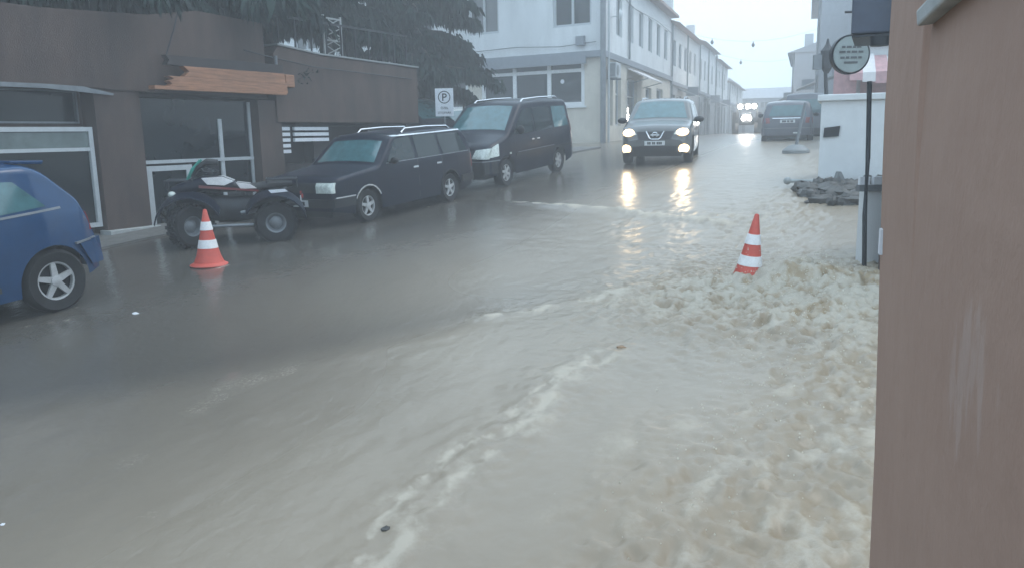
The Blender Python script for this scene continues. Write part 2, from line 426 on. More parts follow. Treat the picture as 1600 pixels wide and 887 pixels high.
t.links.new(n3.outputs['Fac'], bp.inputs['Height']); t.links.new(n4.outputs[0], bp2.inputs['Height'])
t.links.new(bp.outputs[0], bp2.inputs['Normal']); t.links.new(bp2.outputs[0], b.inputs['Normal'])
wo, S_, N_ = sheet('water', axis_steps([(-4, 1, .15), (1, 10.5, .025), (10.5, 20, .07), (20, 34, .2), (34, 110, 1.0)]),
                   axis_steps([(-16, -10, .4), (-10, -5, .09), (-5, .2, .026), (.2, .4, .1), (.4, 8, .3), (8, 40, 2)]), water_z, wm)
right, mud, d1, a1, d2, a2, d3, a3, sd3, churn, cone, below3 = water_fields(S_, N_)
crest = 1-2.4*np.abs(fbm(S_*5.2, N_*7, 4, 41, .6))
pat = fbm(S_*4.1, N_*6.8, 5, 91, .72); pat2 = fbm(S_*1.1, N_*1.6, 3, 95)
foam = (.55*np.exp(-(d1/.04)**2) + .3*np.exp(-(d1/.3)**2))*(.5+1.3*pat)
foam += (.38*np.exp(-(d2/.035)**2) + .24*np.exp(-((d2)/.24)**2))*(1-sstep(a2, .85, 1.0))*sstep(a2, 0, .03)*(.75+1.1*pat)
d2b, a2b, _ = seg_dist(S_-.2*fbm(S_*1.4, N_*1.4, 3, 15), N_+.22+.28*fbm(S_*1.1, N_*1.1, 3, 16), FOAM2)
foam += (.55*np.exp(-(d2b/.025)**2) + .20*np.exp(-(d2b/.2)**2))*(1-sstep(a2b, .85, 1.0))*(.5+1.6*pat)
foam += (.8*np.exp(-(d3/.10)**2)*sstep(a3, .1, .45) + .35*np.exp(-(d3/.04)**2))*(.6+1.1*pat)
foam += below3*.42*(.6+pat)
foam += churn*(.07 + .28*crest + .8*pat + .3*pat2) + .25*cone
foam += .18*sstep(pat2, .25, .6)*mud*(S_ < 14)
for (x_, y_, rr) in ((-3.97, 10.45, .3), (-2.51, 13.9, .38), (-1.36, 15.9, .36), (-.03, 17.8, .38), (1.2, 20.1, .36), (-4.9, 8.4, .4)):
    so2 = x_*.5+y_*.866; no2 = x_*.866-y_*.5
    foam += .33*np.exp(-((np.hypot(S_-so2+.12, N_-no2)-rr)/.10)**2)*(.4+1.5*pat)*(N_ > no2-.1)
silt = np.clip(churn*(.45+.5*fbm(S_*1.3, N_*1.7, 3, 99)) + cone*.7, 0, 1)
mud_light = np.clip(mud*(1-.68*sstep(-N_, 2.4, 5.6)*(S_ < 9)) + .9*sstep(N_, -8.2, -4.6)*sstep(S_, 4, 8.5) + .35*sstep(S_, 9, 16)*sstep(N_, -8.5, -5) + .5*sstep(S_, 15, 30), 0, 1)  # mud, plus sky reflection painted up-street and shade painted at near left
rgba = np.stack([mud_light, np.clip(foam, 0, 1), silt, np.ones_like(foam)], -1).reshape(-1, 4)
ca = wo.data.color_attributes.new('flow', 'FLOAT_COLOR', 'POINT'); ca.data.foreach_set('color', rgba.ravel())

# raised pavement in front of the brown shop
mp_ = MB(ST)
for s0 in np.arange(-4, 26, 1.0):
    z0, z1 = gz(s0), gz(s0+1); cb0, cb1 = float(camber(s0, -11.4)), float(camber(s0+1, -11.4))
    mp_.add([(s0, 11.35, z0+.05+cb0), (s0+1, 11.35, z1+.05+cb1), (s0+1, 13.4, z1+.07+cb1), (s0, 13.4, z0+.07+cb0), (s0, 11.35, z0-.1), (s0+1, 11.35, z1-.1)], [(0, 1, 2, 3), (4, 5, 1, 0)])
po = mp_.build('pavement', 'pavement'); po['kind'] = 'structure'

# ------------------------------------------------------------------ brown shop building on the left
Y0 = 12.3
shop = thing('shop_building', 'low dark brown shop building with flat parapets and glazed fronts behind the parked vehicles', 'building', ST.pt(9, 12.3, gz(9)), rot_az(30))
m = MB(ST)
# left volume: upper band overhangs, ground floor set back .45
m.prism([(-6, .9), (7.3, .9), (8.5, .86), (11.75, .80), (11.75, 2.25), (10.2, 2.30), (9.2, 2.12), (7.4, 2.02), (-6, 2.0)], 'y', Y0-.02, Y0+.35)
m.build('parapet', 'brown_render', shop, bevel=.01)
m = MB(ST); m.prism([(-6, .905), (7.3, .905), (7.9, .89), (8.4, .80), (8.4, .77), (7.3, .84), (-6, .85)], 'y', Y0-.06, Y0-.021); m.build('gutter', 'metal_grey', shop)
m = MB(ST)
wall_holes(m, 'y', Y0+.4, -6, 11.55, -3.2, .9, [(3.2, 8.05, -1.35, .27), (3.2, 8.05, .33, .85), (8.98, 11.5, -1.62, .78)], .2, 1)
m.box(-6, 11.9, Y0+.61, Y0+3.4, -3.2, .85) if False else None
m.build('wall', 'brown_render', shop)
m = MB(ST); m.box(-6, 11.9, Y0+3.4, Y0+3.6, -3.2, 1.9); m.box(-6, 11.9, Y0+.36, Y0+3.4, .92, 1.0); m.box(-6, -5.8, Y0+.7, Y0+3.4, -3.2, 1.9); m.build('back_wall', 'brown_dark', shop)
m = MB(ST); m.box(8.1, 8.93, Y0+.02, Y0+.39, -1.75, .88); m.build('pier', 'brown_render', shop, bevel=.01)
m = MB(ST); m.box(11.5, 12.1, Y0-.0, Y0+.39, -1.6, .79); m.build('pier', 'brown_render', shop, bevel=.01)
f = window(ST, shop, 'y', Y0+.02, 1, 3.2, 8.06, -1.33, .27, depth=.12, bar=.07, cols=3, trans=(-.08,), mglass='shop_glass', name='shop_window')
m = MB(ST); m.box(3.28, 7.98, Y0+.10, Y0+.13, -.05, .19); m.build('panel', 'shop_panel', f)
window(ST, shop, 'y', Y0+.3, 1, 3.2, 8.05, .33, .85, depth=.14, bar=.03, mframe='metal_grey', mglass='shop_glass', name='top_light')
m = MB(ST)
for a, c in ((6.7, .5), (7.0, .62), (7.15, .44)): m.box(a, a+.28, Y0+.55, Y0+.6, c, c+.03)
m.build('ceiling_lamp', 'white_frame', shop)
# glazed entrance bay
fr = MB(ST); y = Y0+.18
fr.box(8.94, 9.0, y, y+.06, -1.62, .75); fr.box(10.66, 10.74, y, y+.06, -1.5, .42); fr.box(8.88, 11.45, y-.02, y+.05, -.36, -.30); fr.box(11.4, 11.46, y, y+.06, -1.5, .75)
fe = fr.build('entrance_frame', 'white_frame', shop)
g = MB(ST); g.box(9.0, 11.4, y+.03, y+.04, -.30, .76); g.box(9.98, 11.4, y+.03, y+.04, -1.55, -.36); g.build('pane', 'shop_glass', fe)
d = MB(ST); d.box(9.02, 9.12, y-.03, y+.03, -1.6, -.40); d.box(9.84, 9.96, y-.03, y+.03, -1.6, -.40); d.box(9.12, 9.84, y-.03, y+.03, -.49, -.40); d.box(9.12, 9.84, y-.03, y+.03, -1.6, -1.47)
dd = d.build('door', 'white_frame', shop)
g = MB(ST); g.box(9.12, 9.84, y-.004, y+.008, -1.47, -.49); g.build('pane', 'shop_glass', dd)
g = MB(ST); g.box(9.78, 9.82, y-.075, y-.031, -1.12, -.92); g.build('handle', 'chrome', dd)
m = MB(ST); m.box(8.05, 9.0, Y0-.12, Y0+.17, -1.80, -1.40); m.box(9.0, 10.3, Y0-.05, Y0+.12, -1.80, -1.585); m.build('step', 'dirty_white', shop, bevel=.01)
# right volume
m = MB(ST)
m.prism([(11.95, .36), (16.7, .36), (16.7, 1.70), (13.2, 1.76), (12.1, 1.86), (11.95, 1.7)], 'y', Y0-.05, Y0+.34)
m.box(16.4, 16.7, Y0+.341, Y0+5, .36, 1.68)
m.build('parapet', 'brown_render', shop, bevel=.01)
m = MB(ST); m.prism([(12.05, 1.865), (13.2, 1.765), (16.75, 1.705), (16.75, 1.74), (13.2, 1.80), (12.05, 1.90)], 'y', Y0-.08, Y0+.36); m.build('coping', 'grey_panel', shop)
m = MB(ST)
wall_holes(m, 'y', Y0+.36, 12.1, 16.7, -1.7, .36, [(12.5, 13.35, -.5, .3), (13.6, 15.2, -.55, .3)], .3, 1)
m.box(16.4, 16.68, Y0+.37, Y0+5, -1.7, .355); m.box(12.1, 16.4, Y0+.7, Y0+.8, -1.7, .355); m.box(12.0, 16.7, Y0+5, Y0+5.2, -1.7, 1.6); m.box(12.0, 16.39, Y0+.36, Y0+5, 1.0, 1.1)
m.build('wall', 'brown_dark', shop)
for a, b_, z0 in ((11.72, 12.35, -.27), (12.48, 13.5, -.12)):
    m = MB(ST)
    n = 5 if a < 12 else 3
    for k in range(n): zz = .27-.115*k; m.box(a, b_, Y0+.04, Y0+.10, zz-.07, zz)
    m.build('shutter', 'sign_white', shop)

rl = thing('terrace_railing', 'thin dark metal railing along the top of the right hand brown parapet', 'railing', ST.pt(12.2, 12.5, 1.8), rot_az(30))
for k in range(10):
    m = MB(ST); sx = 12.3+.47*k; m.box(sx, sx+.03, 12.44, 12.47, 1.66, 2.45); m.build('post', 'metal_dark', rl)
m = MB(ST); m.box(12.2, 16.6, 12.435, 12.475, 2.452, 2.49); m.build('handrail', 'metal_dark', rl)
lt = thing('lattice_panel', 'small white lattice panel standing on the brown parapet among the boughs', 'lattice', ST.pt(14.2, 12.7, 1.7), rot_az(30))
m = MB(ST); m.box(13.9, 13.94, 12.68, 12.72, 1.6, 2.7); m.box(14.46, 14.5, 12.68, 12.72, 1.6, 2.7)
for zz in (1.8, 2.15, 2.62): m.box(13.94, 14.46, 12.685, 12.715, zz, zz+.035)
m.build('frame', 'dirty_white', lt)
for k in range(4):
    m = MB(ST); m.tube([(13.95, 12.70, 1.84+.2*k), (14.45, 12.70, 2.04+.2*k)], .012, 5); m.tube([(13.95, 12.66, 2.04+.2*k), (14.45, 12.66, 1.84+.2*k)], .012, 5); m.build('strut', 'dirty_white', lt)
m = MB(ST); m.tube([(9.9, 12.2, 2.6), (9.6, 12.16, 1.9), (9.35, 12.16, 1.35)], .012, 5); m.tube([(11.2, 12.24, 1.7), (11.8, 12.22, 1.62), (13, 12.2, 1.5), (16.4, 12.2, 1.42)], .012, 5)
m.build('wiring', 'metal_dark', shop)
m = MB(ST); m.tube([(11.96, 12.2, .9), (11.96, 12.2, 1.65)], .03, 6); m.build('downpipe', 'metal_grey', shop)
m = MB(ST); m.box(12.15, 12.4, 12.16, 12.245, 1.05, 1.3); m.build('lamp_box', 'wood_orange', shop, bevel=.02)
# torn orange timber fascia over the door
so_ = thing('signboard', 'broken orange timber fascia board with a ragged left end above the shop door', 'signboard', ST.pt(10.5, 12.2, .9), rot_az(30))
def plank(x0l, x1, z0, z1, mt, teeth):
    pts = [(x1, z0-.03*(x1-11)), (x1+rnd.uniform(-.03, .1), z1)]
    n = teeth*2
    for k in range(n+1):
        zz = z1 + (z0-z1)*k/n; pts.append((x0l + (.0 if k % 2 == 0 else rnd.uniform(.06, .16)), zz))
    m = MB(ST); m.prism(pts, 'y', 12.02+rnd.uniform(-.02, .02), 12.15); m.build('plank', mt, so_, bevel=.004)
plank(9.28, 11.95, 1.30, 1.46, 'brown_dark', 1); plank(9.62, 12.0, 1.12, 1.295, 'wood_orange', 1); plank(9.30, 12.05, .95, 1.115, 'wood_orange', 2)
m = MB(ST); m.box(9.0, 12.0, 12.0, 12.16, .885, .945); m.build('batten', 'wood_orange', so_)

# ------------------------------------------------------------------ white corner building and the street beyond
wb = thing('corner_building', 'white two storey building with beige ground floor and large dark windows at the street corner', 'building', (CORNER.x, CORNER.y, gzw(CORNER.x, CORNER.y)), rot_az(30))
FX = 30.3
m = MB(ST)
up = [(13.65, 15.35, 4.27, 6.0)]
up += [(17.9+3.4*k, 19.4+3.4*k, 4.27, 6.0) for k in range(6)]
wall_holes(m, 'x', FX, 13.2, 45, 3.0, 7.2, up, .2, 1)
m.build('wall', 'white_wall', wb)
m = MB(SF)
sidew = [(2.6+2.45*k, 3.75+2.45*k, 4.1, 5.75) for k in range(6)]
wall_holes(m, 'y', 0, 0, 17.2, 3.05, 6.6, sidew, .2, 1)
m.build('wall', 'white_wall', wb)
lo = [(13.95, 18.85, 1.14, 3.0), (19.5, 22.6, 1.14, 3.0), (23.4, 27, 1.14, 3.0), (28, 31, 1.14, 3.0)]
m = MB(ST); wall_holes(m, 'x', FX, 13.2, 45, -.8, 3.0, lo, .25, 1); m.build('wall', 'cream_wall', wb)
m = MB(SF); losd = [(1.1, 2.0, .35, 2.3), (2.5, 3.6, .35, 2.6), (4.9, 7.2, -.4, 2.5), (9.4, 11, .5, 2.3), (12.6, 14.6, -.4, 2.4)]
wall_holes(m, 'y', 0, 0, 17.2, -.8, 3.05, losd, .25, 1); m.build('wall', 'cream_wall', wb)
m = MB(ST); m.box(FX-.16, FX-.003, 13.05, 45, 3.02, 3.26); m.build('string_course', 'grey_band', wb)
m = MB(SF); m.box(.0, 17.2, -.14, -.003, 3.02, 3.26); m.build('string_course', 'grey_band', wb)
m = MB(ST); m.box(FX-.25, FX-.164, 13.8, 24, 2.78, 3.12); m.build('fascia', 'grey_band', wb)
for (a, b_, c, dd_) in up:
    window(ST, wb, 'x', FX, 1, a, b_, c, dd_, bar=.1, cols=2, sill=False)
for (a, b_, c, dd_) in sidew: window(SF, wb, 'y', 0, 1, a, b_, c, dd_, bar=.08, cols=2)
for i, (a, b_, c, dd_) in enumerate(lo):
    window(ST, wb, 'x', FX, 1, a, b_, c, dd_, depth=.12, bar=.17, cols=[3, 2, 2, 2][i], trans=(2.56,), mframe='bright_frame', sill=True)
for i, (a, b_, c, dd_) in enumerate(losd):
    window(SF, wb, 'y', 0, 1, a, b_, c, dd_, depth=.2, bar=.07, cols=1, trans=(1.7,), name='shop_window')
m = MB(ST); m.lathe([(.11, -.9), (.11, 7.2)], (FX-.1, 13.1, 0), seg=10); m.build('drainpipe', 'metal_grey', wb)
m = MB(SF); m.lathe([(.05, -.6), (.05, 6.5)], (.7, -.12, 0), seg=8); m.build('drainpipe', 'white_frame', wb)
m = MB(SF); m.lathe([(.05, 3.3), (.05, 6.5)], (5.0, -.08, 0), seg=8); m.build('drainpipe', 'metal_grey', wb)
m = MB(SF); m.box(-.4, 17.4, -.45, .5, 6.6, 6.74); m.box(0, 17.2, .5, 8.5, 6.55, 6.7); m.build('eaves', 'roof_tile', wb)
m = MB(ST)
for yy, zz in ((17.9, 2.05), (14.9, 2.15)):
    m = MB(ST); m.lathe([(.24 if yy > 16 else .09, 0), (.24 if yy > 16 else .09, .01)], (FX+.12, yy+.1, zz), axis='x', seg=20); m.build('window_sticker', 'sign_white', wb)
m = MB(SF); m.box(16.1, 16.7, -.2, .4, 6.74, 7.7); m.box(17.2, 17.9, .0, .7, 6.74, 7.4); m.build('chimney', 'pale_wall', wb)
m = MB(SF); m.tube([(.3, -.1, 5.9), (6, -.12, 5.6), (12, -.1, 5.8), (17, -.1, 5.7)], .015, 5); m.build('wiring', 'metal_dark', wb)
m = MB(ST); m.tube([(FX-.1, 13.4, 3.6), (FX-.12, 15, 3.5), (FX-.1, 17, 3.62), (FX-.1, 20, 3.55)], .014, 5); m.build('wiring', 'metal_dark', wb)
m = MB(ST); m.box(FX-.2, FX-.01, 13.9, 14.25, 3.5, 3.85); m.build('meter_box', 'grey_band', wb)
# awning over the side door
aw = thing('awning', 'small white sloping awning over a side door of the corner building', 'awning', SF.pt(5.8, -.2, 2.6), rot_az(20))
m = MB(SF); m.prism([(-.01, 2.95), (-1.0, 2.45), (-1.0, 2.40), (-.01, 2.88)], 'x', 4.8, 8.6); m.build('cover', 'cloth_white', aw)
for xx in (4.85, 8.5): m = MB(SF); m.tube([(xx, -.02, 2.2), (xx, -.95, 2.42)], .02, 6); m.build('bracket', 'metal_grey', aw)
# outdoor unit
ac = thing('air_conditioner', 'white outdoor air conditioner unit on the side wall near the building corner', 'air conditioner', SF.pt(.9, -.2, 2.2), rot_az(20))
m = MB(SF); m.box(.75, 1.6, -.42, -.1, 2.25, 2.85); m.build('case', 'white_frame', ac, bevel=.02)
m = MB(SF); m.lathe([(.22, 0), (.2, -.015), (.02, -.02)], (1.0, -.43, 2.55), axis='y', seg=18); m.box(.72, .746, -.38, -.14, 2.3, 2.8); m.build('grille', 'metal_grey', ac)
for xx in (.8, 1.5): m = MB(SF); m.box(xx, xx+.04, -.45, -.02, 2.19, 2.245); m.build('bracket', 'metal_grey', ac)
m = MB(SF); m.lathe([(.02, 0), (.16, .03), (.24, .09), (.25, .1)], (1.5, -.5, 4.75), axis='y', seg=14); m.tube([(1.5, -.02, 4.7), (1.5, -.42, 4.72)], .02, 6)
tag(m.build('satellite_dish', 'white_frame', None), 'small satellite dish high on the side wall of the corner building', 'satellite dish')

def row_house(name, label, x0, x1, zt, mw, mg, seed, side=1, fr=SF, ychim=True, y_at=0, up_z=(4.0, 5.5)):
    r = random.Random(seed)
    cx = fr.pt((x0+x1)/2, y_at, 0)
    h = thing(name, label, 'building', (cx.x, cx.y, gzw(cx.x, cx.y)), rot_az(fr.az), 'hazy houses along the street')
    uw = []; lw = []
    x = x0 + .9
    while x < x1-1.6:
        uw.append((x, x+1.1, up_z[0], up_z[1])); x += 2.3+r.uniform(-.15, .4)
    x = x0 + .6
    while x < x1-2.2:
        ww = r.uniform(1.2, 2.2); lw.append((x, x+ww, -.3, 2.3)); x += ww+r.uniform(.7, 1.3)
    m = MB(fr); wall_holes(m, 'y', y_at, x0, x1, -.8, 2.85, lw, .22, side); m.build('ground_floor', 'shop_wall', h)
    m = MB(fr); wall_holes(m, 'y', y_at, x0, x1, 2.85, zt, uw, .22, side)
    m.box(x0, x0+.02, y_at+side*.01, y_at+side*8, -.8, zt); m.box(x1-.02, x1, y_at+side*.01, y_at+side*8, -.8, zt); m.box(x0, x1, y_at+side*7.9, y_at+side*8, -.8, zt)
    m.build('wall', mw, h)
    for a in uw: window(fr, h, 'y', y_at, side, *a, bar=.08, cols=2)
    for a in lw: window(fr, h, 'y', y_at, side, *a, depth=.18, bar=.07, cols=1, trans=(1.8,), name='shop_window')
    m = MB(fr); m.box(x0, x1, y_at-side*.12, y_at-side*.003, 2.85, 3.05); m.build('string_course', mg, h)
    m = MB(fr); ya, yb = y_at-side*.5, y_at+side*8.2
    m.prism([(ya, zt), (yb, zt), (y_at+side*4, zt+1.5)], 'x', x0-.1, x1+.1); m.build('roof', 'roof_tile' if ychim and side == 1 else 'far_wall', h)
    for k in range(2):
        xx = x0+.15 + k*(x1-x0)*.5; m = MB(fr); m.tube([(xx, y_at-side*.08, -.5), (xx, y_at-side*.08, zt)], .05, 6); m.build('drainpipe', 'metal_grey', h)
    xa = x0+r.uniform(2, 4); m = MB(fr); m.prism([(y_at-side*.02, 2.75), (y_at-side*1.1, 2.3), (y_at-side*1.1, 2.25), (y_at-side*.02, 2.65)], 'x', xa, xa+2.4); m.build('awning', r.choice(['grey_panel', 'cloth_white']), h)
    xa += 3.6; m = MB(fr); m.box(xa, xa+.08, y_at-side*.15, y_at-side*.85, 2.4, 3.0); m.build('hanging_sign', 'grey_band', h)
    if ychim:
        m = MB(fr); cx_ = x0+1.5; m.box(cx_, cx_+.6, y_at+side*.6, y_at+side*1.2, zt+.1, zt+1.4); m.build('chimney', 'pale_wall', h)
    return h
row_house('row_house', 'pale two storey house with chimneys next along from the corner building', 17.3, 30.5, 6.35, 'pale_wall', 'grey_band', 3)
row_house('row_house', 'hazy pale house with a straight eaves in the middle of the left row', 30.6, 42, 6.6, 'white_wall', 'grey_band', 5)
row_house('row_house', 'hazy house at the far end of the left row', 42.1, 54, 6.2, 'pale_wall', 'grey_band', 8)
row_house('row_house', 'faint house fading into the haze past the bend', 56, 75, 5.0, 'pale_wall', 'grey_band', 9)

mst = MB(SF); mst.tube([(22.6, 1.5, 6.3), (23.0, 1.2, 9), (23.6, .9, 13.2)], [.13, .1, .07], 8)
tag(mst.build('roof_mast', 'metal_grey', None, smooth=True), 'thin leaning mast rising above the roofs on the left', 'mast')
# arched grey board on the front
ab = thing('arched_board', 'grey round topped board with a faint emblem fixed to the corner building by the tree', 'sign', ST.pt(FX-.3, 21.1, 3), rot_az(30))
pts = [(20.3, 2.3), (22.0, 2.3), (22.0, 3.2)] + [(21.15+.72*math.cos(a), 3.3+.72*math.sin(a)) for a in [math.pi*(1-k/10) for k in range(11)]] + [(20.3, 3.2)]
m = MB(ST); m.prism(pts, 'x', FX-.42, FX-.3); m.build('board', 'grey_panel', ab)
m = MB(ST); m.prism([(20.85, 3.2), (21.05, 3.28), (21.15, 3.62), (21.27, 3.28), (21.5, 3.2), (21.17, 3.12)], 'x', FX-.44, FX-.423); m.build('emblem', 'metal_dark', ab)

# ------------------------------------------------------------------ right hand side
rw = thing('brown_wall', 'rough reddish brown rendered wall with pale scrape marks close by on the right', 'wall', RW.pt(-1.5, 0, gz(0)), rot_az(20))
wmat = bpy.data.materials.new('scraped_render'); M['scraped_render'] = wmat
t, b = nodes(wmat)
tc = t.nodes.new('ShaderNodeTexCoord'); b.inputs['Roughness'].default_value = .82
na = t.nodes.new('ShaderNodeTexNoise'); na.inputs['Scale'].default_value = 1.5; na.inputs['Detail'].default_value = 10; na.inputs['Roughness'].default_value = .68
t.links.new(tc.outputs['Object'], na.inputs['Vector'])
c = mixc((.265, .16, .12), (.37, .245, .19), na.outputs['Fac'])
mp = t.nodes.new('ShaderNodeMapping'); mp.inputs['Scale'].default_value = (9, 9, 2.4); t.links.new(tc.outputs['Object'], mp.inputs[0])
ns = t.nodes.new('ShaderNodeTexNoise'); ns.inputs['Scale'].default_value = 2.0; ns.inputs['Detail'].default_value = 7; ns.inputs['Roughness'].default_value = .65; t.links.new(mp.outputs[0], ns.inputs['Vector'])
sp = t.nodes.new('ShaderNodeSeparateXYZ'); t.links.new(tc.outputs['Object'], sp.inputs[0])
def gauss(sock, c0_, w0): return mth('POWER', 2.718, mth('MULTIPLY', mth('POWER', mth('ABSOLUTE', mth('MULTIPLY', mth('SUBTRACT', sock, c0_), 1/w0)), 2.0), -1))
SX, SZ = -.52, 1.87                       # where the scrape sits in the wall's own coordinates
g_ = mth('MULTIPLY', gauss(sp.outputs[0], SX, .30), gauss(sp.outputs[2], SZ, .22))
th = mth('MULTIPLY', mth('SUBTRACT', mth('ADD', mth('MULTIPLY', g_, .42), ns.outputs['Fac']), .80), 9)
cc = t.nodes.new('ShaderNodeClamp'); t.links.new(th, cc.inputs[0])
t.links.new(mixc(c, (.38, .29, .255), mth('MULTIPLY', cc.outputs[0], .45)), b.inputs['Base Color'])
nb = t.nodes.new('ShaderNodeTexNoise'); nb.inputs['Scale'].default_value = 110; nb.inputs['Detail'].default_value = 6
nb2 = t.nodes.new('ShaderNodeTexNoise'); nb2.inputs['Scale'].default_value = 9; nb2.inputs['Detail'].default_value = 4
for q in (nb, nb2): t.links.new(tc.outputs['Object'], q.inputs['Vector'])
bu = t.nodes.new('ShaderNodeBump'); bu.inputs['Strength'].default_value = .3; bu.inputs['Distance'].default_value = .003
bu2 = t.nodes.new('ShaderNodeBump'); bu2.inputs['Strength'].default_value = .35; bu2.inputs['Distance'].default_value = .02
t.links.new(nb.outputs['Fac'], bu.inputs['Height']); t.links.new(nb2.outputs['Fac'], bu2.inputs['Height']); t.links.new(bu2.outputs[0], bu.inputs['Normal']); t.links.new(bu.outputs[0], b.inputs['Normal'])
zs_ = [-3.2, -1.2, -.45, -.15, .06, .3, 4.6]; pz_ = np.interp(zs_, [-3.2, -1.2, 0, 4.6], [-.065, -.030, .01, .01]); dz_ = [0, 0, 0, .005, .012, .016, .016]
xs_ = [(-.30, 0), (-1.235, 0), (-1.25, 1), (-7, 1)]
m = MB(RW)
vs = [(x, pz_[i]-k*dz_[i], zs_[i]) for x, k in xs_ for i in range(7)] + [(x, -.4, z) for x in (-.30, -7) for z in (-3.2, 4.6)]
fs = [(a*7+i, (a+1)*7+i, (a+1)*7+i+1, a*7+i+1) for a in range(3) for i in range(6)]
fs += [(0, 1, 2, 3, 4, 5, 6, 29, 28), (21, 30, 31, 27, 26, 25, 24, 23, 22), (28, 29, 31, 30), (6, 13, 20, 27, 31, 29)]
m.add(vs, fs); m.build('wall', 'scraped_render', rw, bevel=.004)
m = MB(RW); m.prism([(-.02, .245), (.03, .24), (.034, .278), (-.02, .29)], 'x', -4.5, -1.28); m.build('sill', 'dirty_white', rw, bevel=.006)
m = MB(RW); m.box(-.40, -.345, -.02, .006, -.44, -.35); m.build('plate', 'sign_white', rw)
# next building along, its corner showing past the wall
nb_ = thing('grey_building', 'dull grey brown building edge just past the brown wall with a deep dark canopy', 'building', (4.1, 8.6, gzw(4.1, 8.6)), rot_az(20))
NB = Frame((3.93, 8.5), 24.6)
m = MB(NB); m.box(0, 1.6, -3, 0, -2.2, 4.5); m.build('wall', 'brown_render', nb_, bevel=.02)
m = MB(NB); m.tube([(-.05, -.05, -1.7), (-.05, -.05, 4)], .03, 8); m.build('drainpipe', 'metal_grey', nb_)
cn = thing('canopy_box', 'dark blue grey canopy box jutting over the pavement above the round sign', 'canopy', NB.pt(.5, .3, .8), rot_az(20))
m = MB(NB); m.prism([(.003, .97), (.40, .98), (.42, 3.0), (.003, 3.0)], 'x', .05, 1.1); m.build('panel', 'canopy_blue', cn, bevel=.02)
m = MB(NB); m.box(.06, 1.09, .01, .39, .945, .967); m.build('trim', 'metal_dark', cn)
m = MB(NB); m.lathe([(.0, -.1), (.09, -.09), (.10, 0)], (.0, .12, .93), seg=14); m.build('spotlight', 'metal_dark', cn, smooth=True)

# round hanging sign
rs = thing('round_sign', 'round pale sign with a dark rim hanging below the dark canopy', 'sign', NB.pt(1.5, .9, .6), rot_az(20))
RS = Frame((0, 0), 90)
cx, cy, cz_ = 5.02, 12.2, 1.08
m = MB(RS); m.lathe([(.26, -.05), (.283, -.045), (.283, .045), (.26, .05)], (cx, cy, cz_), axis='y', seg=40, closed=True); m.build('rim', 'metal_dark', rs, smooth=True)
m = MB(RS); m.lathe([(.255, -.058), (.255, .058)], (cx, cy, cz_), axis='y', seg=40); fc = m.build('face', 'sign_pale', rs)
m = MB(RS)
for r0, z0, ws in ((0, .09, (.05, .07, .04, .06)), (0, .02, (.09, .05, .08, .07)), (0, -.06, (.06, .05, .09, .05)), (0, -.13, (.2,))):
    x = cx - sum(ws)/2 - .02*(len(ws)-1)/2
    for q in ws: m.box(x, x+q, cy-.064, cy-.0585, cz_+z0, cz_+z0+.03); x += q+.02
m.build('lettering', 'metal_grey', fc)
m = MB(RS); m.tube([(cx+.02, cy, cz_+.27), (cx+.02, cy, cz_+.6)], .014, 6); m.tube([(cx-.1, cy, cz_+.6), (cx+.6, cy-.05, cz_+.6)], .018, 6); m.build('bracket', 'metal_dark', rs)

# iron street lamp
sl_ = thing('street_lamp', 'slim dark iron street lamp with a lantern behind the white wall', 'street lamp', (8.0, 20.9, gzw(8.0, 20.9)))
m = MB(RS)
lx, ly = 8.02, 20.9
m.tube([(lx+.16, ly, gz(20)), (lx+.07, ly, .6), (lx, ly, 1.4), (lx+.02, ly, 1.9)], [.07, .055, .045, .03], 10); m.build('pole', 'metal_dark', sl_, smooth=True)
m = MB(RS); m.lathe([(.05, 0), (.13, .12), (.15, .2), (.17, .55), (.11, .62), (.05, .72), (.02, .85)], (lx+.02, ly, 1.4), seg=8); m.build('lantern', 'metal_dark', sl_)
m = MB(RS); m.box(lx-.32, lx-.12, ly-.05, ly+.05, 1.5, 1.86); m.tube([(lx-.22, ly, 1.86), (lx, ly, 1.95)], .02, 6); m.build('bracket', 'metal_grey', sl_)

# white rendered wall block
ww = thing('white_wall_block', 'white rendered wall end with a projecting coping and small dark plaque', 'wall', (6.2, 15.6, gzw(6.2, 15.6)))
WW = Frame((5.88, 15.45), 112)
m = MB(WW); m.box(0, 1.9, .0, 1.6, -1.3, .53); m.build('wall', 'bright_frame', ww, bevel=.01)
m = MB(WW); m.box(-.07, 2.0, -.07, 1.67, .532, .65); m.build('coping', 'bright_frame', ww, bevel=.015)
m = MB(WW); m.prism([(.06, -.14), (.33, -.12), (.35, .07), (.07, .04)], 'y', -.03, -.003); m.build('plaque', 'metal_dark', ww)

# thin pole and short gate pillar by the grey building
m = MB(RS); m.tube([(3.90, 8.75, -1.65), (3.84, 8.7, -.9), (3.86, 8.75, -.3), (3.85, 8.8, .5)], .026, 8)
tag(m.build('thin_pole', 'metal_dark', None, smooth=True), 'thin bent dark pole standing before the white gate pillar', 'pole')
gp = thing('gate_pillar', 'short pale pillar with a grey rail clamp beside the thin dark pole', 'pillar', (4.0, 9.1, gzw(4.0, 9.1)))
m = MB(RS); m.box(3.98, 4.18, 9.0, 9.2, -1.7, -.62); m.build('pillar', 'white_wall', gp, bevel=.01)
m = MB(RS); m.box(3.88, 4.7, 8.96, 9.06, -.68, -.61); m.build('rail', 'metal_grey', gp)
m = MB(RS); m.box(3.88, 3.99, 8.95, 9.01, -.605, -.52); m.box(4.03, 4.16, 8.95, 9.01, -.605, -.52); m.build('clamp', 'sign_white', gp)

